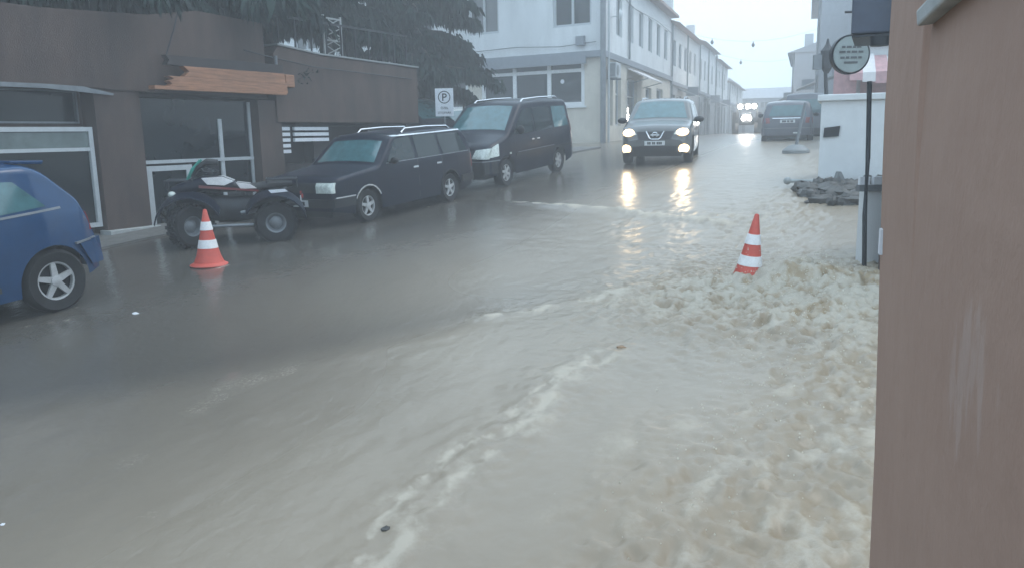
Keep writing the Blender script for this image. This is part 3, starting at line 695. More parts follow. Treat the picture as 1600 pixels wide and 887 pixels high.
# dark rubble in the current
m = MB(RS)
for k in range(150):
    a = rnd.random(); x = 5.2+1.5*a+rnd.uniform(-.1, .1); yy = 13.6+rnd.uniform(-.9, 1.0) + .5*a
    g0 = gzw(x, yy)-CZ
    r = rnd.uniform(.05, .17); m.blob((x, yy, g0+r*.3+rnd.uniform(0, .10)), (r*rnd.uniform(.8, 1.5), r, r*rnd.uniform(.5, .9)), 7, 5, .28)
tag(m.build('rubble_heap', 'rubble', None, smooth=True), 'dark wet rubble heap in the current at the foot of the white wall', 'rubble')
m = MB(RS); g0 = gzw(5.6, 15.4)-CZ
m.tube([(5.25, 15.3, g0+.12), (5.55, 15.35, g0+.1), (5.95, 15.3, g0+.09)], .035, 8); m.blob((5.25, 15.3, g0+.12), (.08, .06, .07), 8, 6)
tag(m.build('broken_pipe', 'dirty_white', None, smooth=True), 'short pale broken pipe lying in the water left of the white wall', 'pipe')
m = MB(RS); g0 = gzw(6.1, 14.9)-CZ; m.prism([(6.0, g0), (6.09, g0+.3), (6.14, g0+.3), (6.3, g0)], 'y', 15.0, 15.12)
tag(m.build('rock', 'grey_panel', None), 'grey pointed stone leaning on the foot of the white wall', 'rock')
# loose sign foot with leaning pole
lp = thing('pole_stand', 'leaning grey pole in a round weighted base standing in the flood behind the white wall', 'pole stand', (7.9, 22.3, gzw(7.9, 22.3)))
g0 = gzw(7.9, 22.3)-CZ
m = MB(RS); m.lathe([(.36, 0), (.36, .08), (.22, .2), (.08, .24)], (7.85, 22.3, g0), seg=20); m.build('base', 'grey_panel', lp, smooth=True)
m = MB(RS); m.tube([(7.85, 22.3, g0+.2), (8.05, 22.3, g0+1.35)], .045, 8); m.build('pole', 'metal_grey', lp, smooth=True)

# shops and houses on the right of the far street
RF = Frame((10.1, 24.3), 20)
hs = thing('cafe_front', 'pale pink cafe front with tied up cloth awnings behind the round sign', 'building', RF.pt(2, 0, -.4), rot_az(20))
m = MB(RF); m.box(0, 7, -6, 0, -.8, 2.35); m.box(-.1, 7, -6, .12, 2.35, 2.47); m.build('wall', 'pale_wall', hs)
m = MB(RF); m.box(-.06, -.005, -1.4, -.25, -.5, 1.7); m.build('door', 'pink_cloth', hs)
af = thing('folded_awning', 'faded red and white striped awning hanging in folds on the cafe front', 'awning', RF.pt(-.5, -1, 2.2), rot_az(20))
for k in range(9):
    m = MB(RF); y0 = .1-.33*k
    m.prism([(-.08, 2.2-.05*k), (-1.2, 1.55-.07*k+.08*(k % 3)), (-1.25, 1.35-.05*k), (-.08, 2.0-.05*k)], 'y', y0-.33, y0); m.build('stripe', 'pink_cloth' if k % 2 == 0 else 'cloth_white', af)
m = MB(RF); m.box(-1.0, -.2, -.35, .35, .45, .75); m.box(-.8, -.3, -.1, .5, .76, 1.9)
tag(m.build('stall_box', 'pink_cloth', None), 'stacked faded pink stall boxes seen over the coping of the white wall', 'box')
RF2 = Frame((16.5, 44), 20)
RF4 = Frame((15.3, 45), 20)
row_house('house', 'hazy pale gabled house behind the street lamp on the right', 0, 10, 7.0, 'far_wall', 'grey_band', 21, side=-1, fr=RF2)
row_house('house', 'lower faint house beyond the gabled one on the right', 14.5, 28, 5.4, 'far_wall', 'grey_band', 22, side=-1, fr=RF4)
RF3 = Frame((14.2, 33.5), 20)
row_house('house', 'pale house partly hidden by the round sign on the right', 0, 8.5, 7.2, 'far_wall', 'grey_band', 23, side=-1, fr=RF3)
# closing the far end of the street
FE = Frame((30, 108), 110)
row_house('house', 'barely visible house closing the far end of the street', -14, 16, 4.2, 'far_wall', 'grey_band', 31, side=1, fr=FE, ychim=False, up_z=(2.9, 3.8))

# cables with small hanging ornaments over the street
def cable(p, q, drop, spots, lab):
    o = thing('street_cable', lab, 'cable', p)
    P_, Q_ = Vector(p), Vector(q)
    pts = [tuple(P_.lerp(Q_, k/14) - Vector((0, 0, drop*4*(k/14)*(1-k/14)))) for k in range(15)]
    m = MB(Frame((0, 0), 0, 0)); m.v = []
    m2 = MB(); m2.tube(pts, .006, 4); m2.fr = Frame((0, 0), 0, 0); m2.build('wire', 'metal_grey', o)
    for i, tt in enumerate(spots):
        c_ = P_.lerp(Q_, tt) - Vector((0, 0, drop*4*tt*(1-tt)))
        mm = MB(); mm.lathe([(.01, 0), (.03, -.08), (.10, -.19), (.07, -.28), (.02, -.33)], tuple(c_), seg=9); mm.fr = Frame((0, 0), 0, 0)
        mm.build('ornament', 'metal_grey', o)
def W(px, dist):  # bearing helper for far street points
    return px*dist
cable(tuple(SF.pt(14, 0, 5.9)), (18.3, 48, 2.3+5.9), .9, (.30, .55), 'thin sagging cable with two small dark ornaments nearest over the street')
cable(tuple(SF.pt(24, 0, 6.0)), (22.3, 60, 2.3+5.6), 1.0, (.22, .40, .86), 'thin sagging cable with three small ornaments farther along the street')

# ------------------------------------------------------------------ trees above the shop, left crowns widened to shade that side
def conifer(name, label, base, h, spread, seed, nb=46, zmin=.18, lean=(0, 0), mats=('needles', 'needles_light'), dens=1.0):
    r = random.Random(seed); o = thing(name, label, 'tree', base, 0, 'conifers behind the brown shop')
    m = MB(); tp = [(0, 0, 0), (lean[0]*.3, lean[1]*.3, h*.35), (lean[0]*.7, lean[1]*.7, h*.7), (lean[0], lean[1], h)]
    m.tube(tp, [.24, .19, .12, .03], 10)
    twigs = []
    for k in range(nb):
        f_ = zmin + (1-zmin)*(k/nb)**.9; z0 = h*f_; a = r.uniform(0, 2*math.pi)
        ln = spread*(1-f_*.75)*r.uniform(.65, 1.15)
        x0, y0 = lean[0]*f_, lean[1]*f_
        pts = []
        for q in range(6):
            u = q/5; pts.append((x0+math.cos(a)*ln*u, y0+math.sin(a)*ln*u, z0 + ln*.22*u - ln*.38*u*u + r.uniform(-.05, .05)))
        m.tube(pts, [.06, .05, .04, .03, .018, .006], 5)
        twigs.append((a, pts, ln))
    m.build('trunk', 'bark', o, smooth=True)
    for mi, mt in enumerate(mats):
        vs = []; fs = []
        for a, pts, ln in twigs:
            for _ in range(int((150 if mi == 0 else 60)*dens*ln/spread)+20):
                u = r.random()**.7*5; i = min(4, int(u)); p = Vector(pts[i]).lerp(Vector(pts[i+1]), u-i)
                # short side twig with drooping sprays
                sa = a + r.choice((-1, 1))*r.uniform(.4, 1.3); sl_n = r.uniform(.1, .75)*(1-.35*u/5)
                q = p + Vector((math.cos(sa)*sl_n, math.sin(sa)*sl_n, -sl_n*r.uniform(.05, .5)))
                for _k in range(3):
                    c_ = p.lerp(q, r.uniform(.1, 1.0)); L = r.uniform(.16, .46); wd = r.uniform(.02, .05)
                    dr = Vector((math.cos(sa)*r.uniform(-.2, .6), math.sin(sa)*r.uniform(-.2, .6), -r.uniform(.35, 1.2))).normalized()
                    sd = dr.cross(Vector((r.uniform(-1, 1), r.uniform(-1, 1), .3))).normalized()*wd
                    b0 = len(vs); vs += [tuple(c_-sd), tuple(c_+sd), tuple(c_+dr*L*.6+sd*.9), tuple(c_+dr*L), tuple(c_+dr*L*.6-sd*.9)]
                    fs.append((b0, b0+1, b0+2, b0+3, b0+4))
        mm = MB(); mm.v = vs; mm.f = fs
        me = bpy.data.meshes.new('crown'); me.from_pydata(vs, [], fs); me.materials.append(M[mt])
        oo = bpy.data.objects.new('crown' if mi == 0 else 'young_shoots', me); col.objects.link(oo); oo.parent = o
    return o
def tree_at(s, n, zb): p_ = ST.pt(s, -n, zb); return tuple(p_)
conifer('conifer', 'dark drooping conifer at the right end hanging out over the side lot', tree_at(21.0, -15.6, -1.0), 8.0, 3.5, 1, 80, .33, dens=1.6)
conifer('conifer', 'slender conifer whose bare trunk rises at the right end of the brown parapet', tree_at(17.6, -16.0, -1.0), 8.5, 3.2, 8, 70, .47, dens=1.4)
conifer('conifer', 'dark conifer in the middle rising behind the brown parapet', tree_at(15.6, -16.0, -1.0), 8.5, 4.4, 2, 90, .46, dens=1.6)
conifer('conifer', 'dense conifer left of centre above the orange fascia', tree_at(12.6, -15.6, -1.0), 9.0, 5.6, 3, 120, .42, dens=2.2)
conifer('conifer', 'leftmost dark conifer above the left shopfront', tree_at(8.4, -15.6, -1.0), 9.0, 5.8, 4, 120, .42, dens=2.2)
conifer('conifer', 'dark conifer at the far left with boughs widened to shade the blue hatchback', tree_at(4.6, -15.4, -1.2), 9.5, 6.0, 9, 120, .45, dens=2.2)
conifer('conifer', 'tall conifer farther back between the others', tree_at(17.5, -22, -1.0), 10.5, 4.6, 5, 80, .42, dens=1.6)
conifer('conifer', 'broad conifer at the back above the shop door', tree_at(11.5, -21, -1.0), 10.5, 4.8, 6, 80, .26, dens=1.6)
# shrubs spilling over the terrace
def shrub(s, n, zb, r0, seed, label):
    r = random.Random(seed); vs = []; fs = []; c0_ = ST.pt(s, -n, zb)
    for k in range(1500):
        a = r.uniform(0, 6.28); rr = r0*math.sqrt(r.random()); z = r.uniform(0, 1)*r0*.9*(1-(rr/r0)**2*.7)
        c_ = c0_ + Vector((math.cos(a)*rr, math.sin(a)*rr, z)); L = r.uniform(.05, .16)
        d_ = Vector((r.uniform(-1, 1), r.uniform(-1, 1), r.uniform(-.8, 1))).normalized(); sd = d_.cross(Vector((0, .3, 1))).normalized()*.025
        b0 = len(vs); vs += [tuple(c_-c0_-sd), tuple(c_-c0_+sd), tuple(c_-c0_+d_*L)]; fs.append((b0, b0+1, b0+2))
    me = bpy.data.meshes.new('shrub'); me.from_pydata(vs, [], fs); me.materials.append(M['needles_light'])
    o = bpy.data.objects.new('shrub', me); col.objects.link(o); o.location = c0_
    tag(o, label, 'shrub', 'shrubs along the brown parapet')
shrub(12.9, -13.2, 1.1, 1.0, 11, 'ragged dark shrub at the left end of the right hand parapet'); shrub(14.6, -13.4, 1.1, 1.0, 12, 'ragged dark shrub in the middle of the right hand parapet'); shrub(16.0, -13.6, 1.1, .8, 13, 'ragged dark shrub at the right end of the brown parapet')
m = MB(ST); m.box(0, 12, 30, 30.3, -1.2, 6.5); bb = m.build('building', 'brown_dark', None); tag(bb, 'added dark slab hidden behind the conifers to block the sky', 'building')  # added dark slab that blocks the sky behind the foliage

# ------------------------------------------------------------------ vehicles
def smooth_interp(pts, r=.05):
    xs = [p[0] for p in pts]; zs = [p[1] for p in pts]
    def f(x): return sum(np.interp(x+o, xs, zs)*wt for o, wt in ((-r, .2), (-r/2, .2), (0, .2), (r/2, .2), (r, .2)))
    return f
class Car:
    def __init__(s, P, name, label, cat, x, y, az, paint, group=None, z=None):
        s.P = P; s.W = P['w']/2; s.L = P['l']; s.paint = paint
        z = gzw(x, y) if z is None else z
        # pitch the vehicle to the slope
        a = math.radians(az); dx, dy = math.sin(a), math.cos(a)
        zf = gzw(x+dx*1.3, y+dy*1.3); zr = gzw(x-dx*1.3, y-dy*1.3)
        s.o = thing(name, label, cat, (x, y, (zf+zr)/2), 0, group)
        s.o.rotation_euler = (0, -math.atan2(zf-zr, 2.6), rot_az(az))
        s.body()
    def body(s):
        P = s.P; L = s.L; top = smooth_interp(P['top']); plan = smooth_interp(P['plan'], .03)
        arches = P['arches']; ra = P['ra']; wc = P['wr']; belt = P['belt']; tum = P.get('tum', .28)
        xs = set(np.round(np.arange(-L/2, L/2+.001, .06), 4))
        for e in (-L/2, L/2):
            sg = 1 if e < 0 else -1
            for q in (0, .012, .03, .05): xs.add(round(e+sg*q, 4))
        for c_ in arches:
            for k in range(0, 19): xs.add(round(c_ + ra*math.cos(math.pi*k/18), 4))
            xs.add(round(c_-ra-.004, 4)); xs.add(round(c_+ra+.004, 4))
        xs = sorted(xs)
        sill = P['sill']; K1, K2, KC, KT = 7, 6, 4, 5
        def wd(x, z):
            v = s.W*plan(x)*(1 - .045*abs((z-.58)/.5)**2 if z < belt else 1 - .045*abs((belt-.58)/.5)**2)
            return max(.05, v - max(0, z-belt)*tum)
        secs = []
        for x in xs:
            e = min(x+L/2, L/2-x); zb = sill + max(0, .10*(1-e/.5))*(e < .5)
            for c_ in arches:
                if abs(x-c_) <= ra+1e-6: zb = max(zb, wc + math.sqrt(max(0, ra*ra-(x-c_)**2)))
            zt = float(top(x)); rc = min(P.get('rc', .07), (zt-zb)*.3)
            zm = min(belt, zb + .72*(zt-rc-zb)); half = []
            for i in range(K1): z = zb + (zm-zb)*i/K1; half.append((wd(x, z), z))
            for i in range(K2+1): z = zm + (zt-rc-zm)*i/K2; half.append((wd(x, z), z))
            w0 = half[-1][0]
            for i in range(1, KC+1):
                a_ = math.pi/2*i/KC; half.append((w0-rc*1.3*(1-math.cos(a_)), zt-rc+rc*math.sin(a_)))
            w1 = half[-1][0]; cr = P.get('crown', .035)
            for i in range(1, KT+1):
                u = 1-i/KT; half.append((w1*u, zt + cr*(1-u*u)))
            ring = [(x, -y_, z) for y_, z in half] + [(x, y_, z) for y_, z in half[-2::-1]]
            secs.append(ring)
        n = len(secs[0]); m = MB(); vs = [p for q in secs for p in q]
        fs = [(i*n+k, i*n+k+1, (i+1)*n+k+1, (i+1)*n+k) for i in range(len(secs)-1) for k in range(n-1)]
        fs += [tuple(range(n)), tuple(range((len(secs)-1)*n, len(secs)*n))]
        m.add(vs, fs); s.bodyo = m.build('body', s.paint, s.o, smooth=True)
        s.bvh = BVHTree.FromPolygons([Vector(v) for v in vs], fs)
        m = MB(); m.box(-L/2+.12, L/2-.12, -s.W*.72, s.W*.72, sill-.02, sill+.35)
        m.build('underbody', 'black_plastic', s.o)
    def patch(s, poly, ax, off, mt, name, parent=None, step=.12, skirt=True, sides=None):
        """a panel, lamp or window laid on the body's own surface; poly is in the two remaining axes"""
        out = None
        bm = bmesh.new()
        vs = [bm.verts.new((p[0], p[1], 0)) for p in poly]; bm.faces.new(vs)
        for axis in (0, 1):
            lo = min(p[axis] for p in poly); hi = max(p[axis] for p in poly); k = lo+step
            while k < hi:
                no = (1, 0, 0) if axis == 0 else (0, 1, 0); co = (k, 0, 0) if axis == 0 else (0, k, 0)
                bmesh.ops.bisect_plane(bm, geom=bm.verts[:]+bm.edges[:]+bm.faces[:], plane_co=co, plane_no=no); k += step
        bm.verts.index_update()
        for v in bm.verts:
            u, q = v.co.x, v.co.y
            if ax == 'l': o, d = Vector((u, 3, q)), Vector((0, -1, 0))
            elif ax == 'r': o, d = Vector((u, -3, q)), Vector((0, 1, 0))
            elif ax == 'f': o, d = Vector((5, u, q)), Vector((-1, 0, 0))
            elif ax == 'b': o, d = Vector((-5, u, q)), Vector((1, 0, 0))
            else: o, d = Vector((u, q, 4)), Vector((0, 0, -1))
            h = s.bvh.ray_cast(o, d)
            if h[0] is None:
                h = s.bvh.find_nearest(o + d*2.2)
            nn = h[1]
            if nn.dot(d) > 0: nn = -nn
            v.co = h[0] + (nn*.5 - d*.5).normalized()*off
        edges = [e for e in bm.edges if e.is_boundary]
        if skirt:
            ret = bmesh.ops.extrude_edge_only(bm, edges=edges)
            dd_ = {'l': (0, -1, 0), 'r': (0, 1, 0), 'f': (-1, 0, 0), 'b': (1, 0, 0), 't': (0, 0, -1)}[ax]
            for v in [g for g in ret['geom'] if isinstance(g, bmesh.types.BMVert)]: v.co += Vector(dd_)*(off+.015)
        bmesh.ops.recalc_face_normals(bm, faces=bm.faces)
        me = bpy.data.meshes.new(name); bm.to_mesh(me); bm.free(); me.materials.append(M[mt])
        me.polygons.foreach_set('use_smooth', [True]*len(me.polygons)); me.set_sharp_from_angle(angle=math.radians(35))
        o = bpy.data.objects.new(name, me); col.objects.link(o); o.parent = parent or s.o
        return o
    def both(s, poly, off, mt, name, **k):
        for a in 'lr': s.patch(poly, a, off, mt, name, **k)
    def lr(s, poly, ax, off, mt, name, **k):
        """mirrored pair on the front or back; poly in (y, z) given for the left side"""
        s.patch(poly, ax, off, mt, name, **k); return s.patch([(-a, b_) for a, b_ in poly][::-1], ax, off, mt, name, **k)
    def wheels(s, tr=.30, tw=.19, spokes=5, rimr=.62, style='alloy'):
        for x in s.P['arches']:
            for sg in (1, -1):
                c_ = (x, sg*(s.W-tw/2-.02), tr)
                m = MB(); h = tw/2; m.lathe([(tr*.60, -h*.8), (tr*.9, -h), (tr*.985, -h*.7), (tr, 0), (tr*.985, h*.7), (tr*.9, h), (tr*.60, h*.8)], c_, axis='y', seg=28, closed=True)
                wl = m.build('wheel', 'rubber', s.o, smooth=True)
                m = MB(); yo = sg*(h*.62); R_ = tr*rimr
                m.lathe([(R_, yo-sg*.02), (R_, yo+sg*.012), (R_*.88, yo+sg*.008), (R_*.86, yo-sg*.03)], c_, axis='y', seg=28, closed=True)
                m.lathe([(.055, yo-sg*.02), (.05, yo+sg*.02), (.02, yo+sg*.026)], c_, axis='y', seg=14)
                for k in range(spokes):
                    a = 2*math.pi*k/spokes+.3; u = Vector((math.cos(a), 0, math.sin(a))); v_ = Vector((-math.sin(a), 0, math.cos(a))); ww_ = R_*(.15 if spokes <= 6 else .07)
                    base = Vector(c_)
                    q = []
                    for rr, wf in ((.04, 1.1), (R_*.9, .8)):
                        for yy in (yo-sg*.015, yo+sg*.012):
                            for t_ in (-1, 1): q.append(tuple(base + u*rr + v_*ww_*wf*t_ + Vector((0, yy, 0))))
                    m.add(q, [(0, 1, 3, 2), (4, 6, 7, 5), (0, 4, 5, 1), (2, 3, 7, 6), (0, 2, 6, 4), (1, 5, 7, 3)])
                m.build('rim', style, wl, smooth=True)
                m = MB(); m.lathe([(R_*.95, yo-sg*.05), (.01, yo-sg*.05)], c_, axis='y', seg=20); m.build('brake_disc', 'metal_dark', wl)
    def mirror(s, x, z, r=(.06, .1, .075)):
        for sg in (1, -1):
            m = MB(); c_ = (x, sg*(s.W+.10), z); m.blob(c_, r, 12, 8); m.tube([(x, sg*(s.W-.10), z-.05), (x, sg*(s.W+.06), z-.02)], .022, 6)
            m.build('mirror', 'black_plastic', s.o, smooth=True)
    def line(s, p, q, wd_, off, mt, name):
        """thin strip on both flanks between two (x, z) points"""
        d_ = Vector((q[0]-p[0], q[1]-p[1])); nrm = Vector((-d_.y, d_.x)).normalized()*wd_/2
        s.both([(p[0]+nrm.x, p[1]+nrm.y), (p[0]-nrm.x, p[1]-nrm.y), (q[0]-nrm.x, q[1]-nrm.y), (q[0]+nrm.x, q[1]+nrm.y)], off, mt, name, step=.3)
    def rails(s, x0, x1, z0, z1, yy, mt='chrome'):
        for sg in (1, -1):
            m = MB(); m.tube([(x0, sg*yy, z0-.03), (x0+.12, sg*yy, z0+.045), ((x0+x1)/2, sg*yy, (z0+z1)/2+.06), (x1-.12, sg*yy, z1+.045), (x1, sg*yy, z1-.03)], .02, 6)
            m.build('roof_rail', mt, s.o, smooth=True)
def plate_marks(c, ax, yy, z, w_=.5, h=.11, off=.02):
    p_ = c.patch([(-w_/2+yy, z-h/2), (w_/2+yy, z-h/2), (w_/2+yy, z+h/2), (-w_/2+yy, z+h/2)], ax, off, 'plate', 'number_plate', step=.3)
    x = -w_/2+yy+.07
    vs = []
    for q in (.05, .05, .0, .05, .04, .0, .05, .05, .05):
        if q: vs.append((x, x+q*.75))
        x += q*.9 if q else .03
    bm = MB()
    # the registration is too small to read in the photograph: short dark strokes
    xs_ = [v.co.x for v in p_.data.vertices]; px = (max(xs_) if ax == 'f' else min(xs_)); sg = 1 if ax == 'f' else -1
    for a, b_ in vs: bm.box(px, px+sg*.004, a, b_, z-.032, z+.032)
    bm.build('characters', 'marks', p_)

# positions from the street frame
def on_street(s, n): p_ = ST.pt(s, -n, 0); return p_.x, p_.y
# --- black estate car
WG = dict(l=4.25, w=1.66, belt=.93, sill=.20, ra=.345, wr=.29, arches=(1.30, -1.20), tum=.26, rc=.06,
          top=[(-2.125, .80), (-2.10, .98), (-1.93, 1.34), (-1.80, 1.415), (-.6, 1.45), (.25, 1.43), (.42, 1.38), (.92, .955), (1.0, .935), (1.95, .84), (2.08, .80), (2.125, .66)],
          plan=[(-2.125, .90), (-2.0, .97), (-1.5, 1), (1.2, 1), (1.9, .97), (2.08, .93), (2.125, .88)])
sw, nw_ = 10.79, -9.0
wx, wy = on_street(sw+1.30, nw_-.83)   # nose points down the street
wag = Car(WG, 'estate_car', 'old black estate car with roof rails parked between the quad bike and the minivan', 'car', wx, wy, 210, 'black_paint')
wag.wheels(.29, .18, 5)
wag.both([(-1.02, .97), (-1.90, .97), (-1.72, 1.33), (-.98, 1.36)], .006, 'glass_car', 'window'); wag.both([(-.92, .97), (-.22, .97), (-.20, 1.365), (-.90, 1.36)], .006, 'glass_car', 'window')
wag.both([(-.12, .97), (.72, .97), (.34, 1.345), (-.10, 1.365)], .006, 'glass_car', 'window')
wag.patch([(.50, -.56), (.90, -.66), (.90, .66), (.50, .56)], 't', .006, 'glass_sky_tint', 'windscreen')
wag.patch([(-.6, .98), (.6, .98), (.52, 1.30), (-.52, 1.30)], 'b', .006, 'glass_car', 'rear_window')
wag.lr([(.42, .60), (.76, .60), (.76, .76), (.42, .76)], 'f', .022, 'lamp_glass', 'headlight', step=.04)
wag.patch([(-.40, .60), (.40, .60), (.40, .76), (-.40, .76)], 'f', .008, 'black_plastic', 'grille')
wag.patch([(-.80, .36), (.80, .36), (.80, .50), (-.80, .50)], 'f', .05, 'black_plastic', 'bumper')
wag.both([(1.66, .36), (2.1, .36), (2.1, .50), (1.66, .50)], .03, 'black_plastic', 'bumper'); wag.line((1.66, .52), (2.08, .52), .02, .034, 'chrome', 'bumper_trim')
wag.both([(-2.1, .36), (-1.58, .36), (-1.58, .50), (-2.1, .50)], .03, 'black_plastic', 'bumper')
plate_marks(wag, 'f', 0, .43, off=.06)
for xx in (-.17, -.96): wag.line((xx, .25), (xx, .95), .012, .003, 'marks', 'door_gap')
for a, b_ in ((-.05, .1), (-.80, -.65)): wag.both([(a-.1, .80), (b_-.1, .80), (b_-.1, .83), (a-.1, .83)], .022, 'chrome', 'door_handle')
wag.line((-1.95, .955), (.75, .955), .014, .012, 'metal_grey', 'waist_trim'); wag.line((-1.80, 1.385), (.36, 1.40), .022, .010, 'chrome', 'gutter')
wag.mirror(.66, 1.0, (.05, .09, .06)); wag.rails(-1.7, -.1, 1.43, 1.46, .52)
for x0 in WG['arches']:
    wag.both([(x0+.37*math.cos(a), .29+.37*math.sin(a)) for a in [math.pi*(.15+.7*k/8) for k in range(9)]] + [(x0+.345*math.cos(a), .29+.345*math.sin(a)) for a in [math.pi*(.85-.7*k/8) for k in range(9)]], .01, 'chrome' if x0 > 0 else 'black_plastic', 'arch_trim', step=.2)
wag.lr([(.58, .62), (.78, .62), (.78, .90), (.58, .90)], 'b', .01, 'tail_red', 'tail_light')
# --- black minivan
MV = dict(l=4.28, w=1.79, belt=1.06, sill=.24, ra=.37, wr=.31, arches=(1.42, -1.24), tum=.17, rc=.09,
          top=[(-2.14, .9), (-2.12, 1.3), (-2.03, 1.70), (-1.93, 1.775), (-.6, 1.82), (.30, 1.79), (.48, 1.73), (1.22, 1.16), (1.30, 1.12), (1.92, .96), (2.06, .86), (2.14, .66)],
          plan=[(-2.14, .93), (-2.0, .98), (-1.5, 1), (1.2, 1), (1.7, .97), (2.0, .90), (2.14, .78)])
vx, vy = on_street(15.47+1.42, -9.0-.895)
van = Car(MV, 'minivan', 'black tall minivan with roof rails parked behind the black estate car', 'van', vx, vy, 209, 'black_paint_warm')
van.wheels(.31, .2, 6)
van.both([(-.98, 1.10), (-1.0, 1.62), (-.10, 1.65), (-.08, 1.10)], .006, 'glass_car', 'window'); van.both([(.0, 1.10), (.0, 1.65), (.42, 1.60), (.95, 1.18), (.95, 1.10)], .006, 'glass_car', 'window')
van.both([(-1.9, 1.12), (-1.86, 1.60), (-1.10, 1.62), (-1.08, 1.12)], .006, 'glass_sky_tint', 'window')
van.patch([(.52, -.60), (1.16, -.72), (1.16, .72), (.52, .60)], 't', .006, 'glass_sky_tint', 'windscreen')
van.patch([(-.62, 1.15), (.62, 1.15), (.55, 1.62), (-.55, 1.62)], 'b', .006, 'glass_car', 'rear_window')
van.lr([(.44, .68), (.78, .66), (.80, .88), (.50, .85)], 'f', .024, 'lamp_glass', 'headlight', step=.04)
van.both([(1.72, .70), (2.05, .68), (1.9, .90), (1.70, .96)], .01, 'lamp_glass', 'side_lamp')
van.patch([(-.40, .70), (.40, .70), (.42, .86), (-.42, .86)], 'f', .01, 'black_plastic', 'grille'); van.patch([(-.38, .77), (.38, .77), (.38, .79), (-.38, .79)], 'f', .02, 'chrome', 'grille_bar')
van.patch([(-.84, .34), (.84, .34), (.84, .60), (-.84, .60)], 'f', .03, 'black_plastic', 'bumper'); van.patch([(-.86, .60), (.86, .60), (.86, .625), (-.86, .625)], 'f', .034, 'metal_grey', 'bumper_trim')
plate_marks(van, 'f', 0, .47, off=.045)
for xx in (-.04, -1.04, .98): van.line((xx, .3), (xx, 1.62 if xx < .5 else 1.05), .013, .003, 'marks', 'door_gap')
van.line((-2.0, .66), (1.0, .66), .05, .012, 'black_plastic', 'side_moulding'); van.line((-.95, .71), (.9, .71), .012, .014, 'metal_grey', 'side_trim')
for a in (.06, -.2): van.both([(a, .92), (a+.14, .92), (a+.14, .95), (a, .95)], .02, 'chrome', 'door_handle')
van.both([(1.22, .70), (1.28, .70), (1.28, .74), (1.22, .74)], .012, 'lamp_glass', 'indicator')
van.mirror(.92, 1.2, (.07, .1, .1)); van.rails(-1.75, .2, 1.80, 1.80, .62)
van.lr([(.62, .8), (.82, .8), (.78, 1.6), (.66, 1.6)], 'b', .012, 'tail_red', 'tail_light')
# --- oncoming crossover with lamps lit
SU = dict(l=4.32, w=1.79, belt=1.02, sill=.26, ra=.38, wr=.34, arches=(1.32, -1.31), tum=.30, rc=.09,
          top=[(-2.16, .8), (-2.12, 1.08), (-1.78, 1.48), (-1.6, 1.55), (-.4, 1.60), (.10, 1.58), (.25, 1.54), (.98, 1.09), (1.06, 1.06), (1.80, .97), (2.02, .86), (2.16, .62)],
          plan=[(-2.16, .86), (-2.0, .94), (-1.5, 1), (1.2, 1), (1.7, .97), (2.0, .89), (2.16, .76)])
ux, uy = 3.72+.5, 20.35+2.05
suv = Car(SU, 'crossover_car', 'dark crossover driving through the flood towards the camera with headlights and fog lamps lit', 'car', ux, uy, 196, 'suv_paint')
suv.wheels(.34, .21, 5)
suv.patch([(.28, -.56), (.92, -.70), (.92, .70), (.28, .56)], 't', .006, 'glass_sky_tint', 'windscreen')
suv.both([(-.90, 1.06), (-.85, 1.45), (.0, 1.49), (.62, 1.12), (.7, 1.06)], .006, 'glass_car', 'window'); suv.both([(-1.0, 1.06), (-1.6, 1.15), (-1.5, 1.38), (-.95, 1.44)], .006, 'glass_car', 'window')
suv.patch([(-.55, 1.1), (.55, 1.1), (.48, 1.42), (-.48, 1.42)], 'b', .006, 'glass_car', 'rear_window')
suv.lr([(.46, .78), (.72, .74), (.82, .84), (.76, .92), (.52, .87)], 'f', .012, 'lamp_glass', 'headlight')
for sg in (1, -1):
    hp = suv.patch([(sg*.66+.14*math.cos(a), .82+.085*math.sin(a)) for a in [2*math.pi*k/12 for k in range(12)]], 'f', .035, 'light_on', 'headlight_bulb', step=.03)
    suv.patch([(sg*.70+.115*math.cos(a), .43+.115*math.sin(a)) for a in [2*math.pi*k/12 for k in range(12)]], 'f', .035, 'light_on', 'fog_lamp', step=.03)
suv.patch([(-.40, .66), (.40, .66), (.46, .85), (-.46, .85)], 'f', .01, 'black_plastic', 'grille'); suv.patch([(-.5, .30), (.5, .30), (.56, .50), (-.56, .50)], 'f', .008, 'black_plastic', 'lower_grille')
# V shaped chrome bracket with a round badge
m = MB(); X = 2.15
m.tube([(X-.06, -.22, .86), (X-.02, -.14, .70), (X+.01, -.09, .67), (X+.01, .09, .67), (X-.02, .14, .70), (X-.06, .22, .86)], .018, 8)
m.lathe([(.075, 0), (.075, .03), (.055, .035), (.05, .02)], (X-.05, 0, .775), axis='x', seg=20, closed=True); m.box(X-.02, X, -.11, .11, .76, .79)
m.build('badge', 'chrome', suv.o, smooth=True)
plate_marks(suv, 'f', 0, .575, off=.03)
suv.mirror(.78, 1.09, (.08, .13, .08)); suv.rails(-1.5, .0, 1.57, 1.59, .56)
suv.line((-1.0, .82), (.95, .84), .012, .003, 'marks', 'crease')
m = MB(); m.tube([(.95, -.1, 1.13), (.7, -.02, 1.27), (.42, -.1, 1.46)], .012, 5); m.build('wiper', 'black_plastic', suv.o)
for sg in (1, -1):      # the beams of the lit lamps
    for zz, yy, en in ((.82, .64, 9), (.43, .70, 9)):
        ld = bpy.data.lights.new('headlight_beam', 'SPOT'); ld.energy = 12; ld.spot_size = math.radians(75); ld.spot_blend = .7; ld.color = (1, .74, .45); ld.shadow_soft_size = .07
        lo_ = bpy.data.objects.new('headlight_beam', ld); col.objects.link(lo_); lo_.parent = suv.o; lo_.location = (2.22, sg*yy, zz)
        lo_.rotation_euler = (0, math.radians(-90+12), 0)
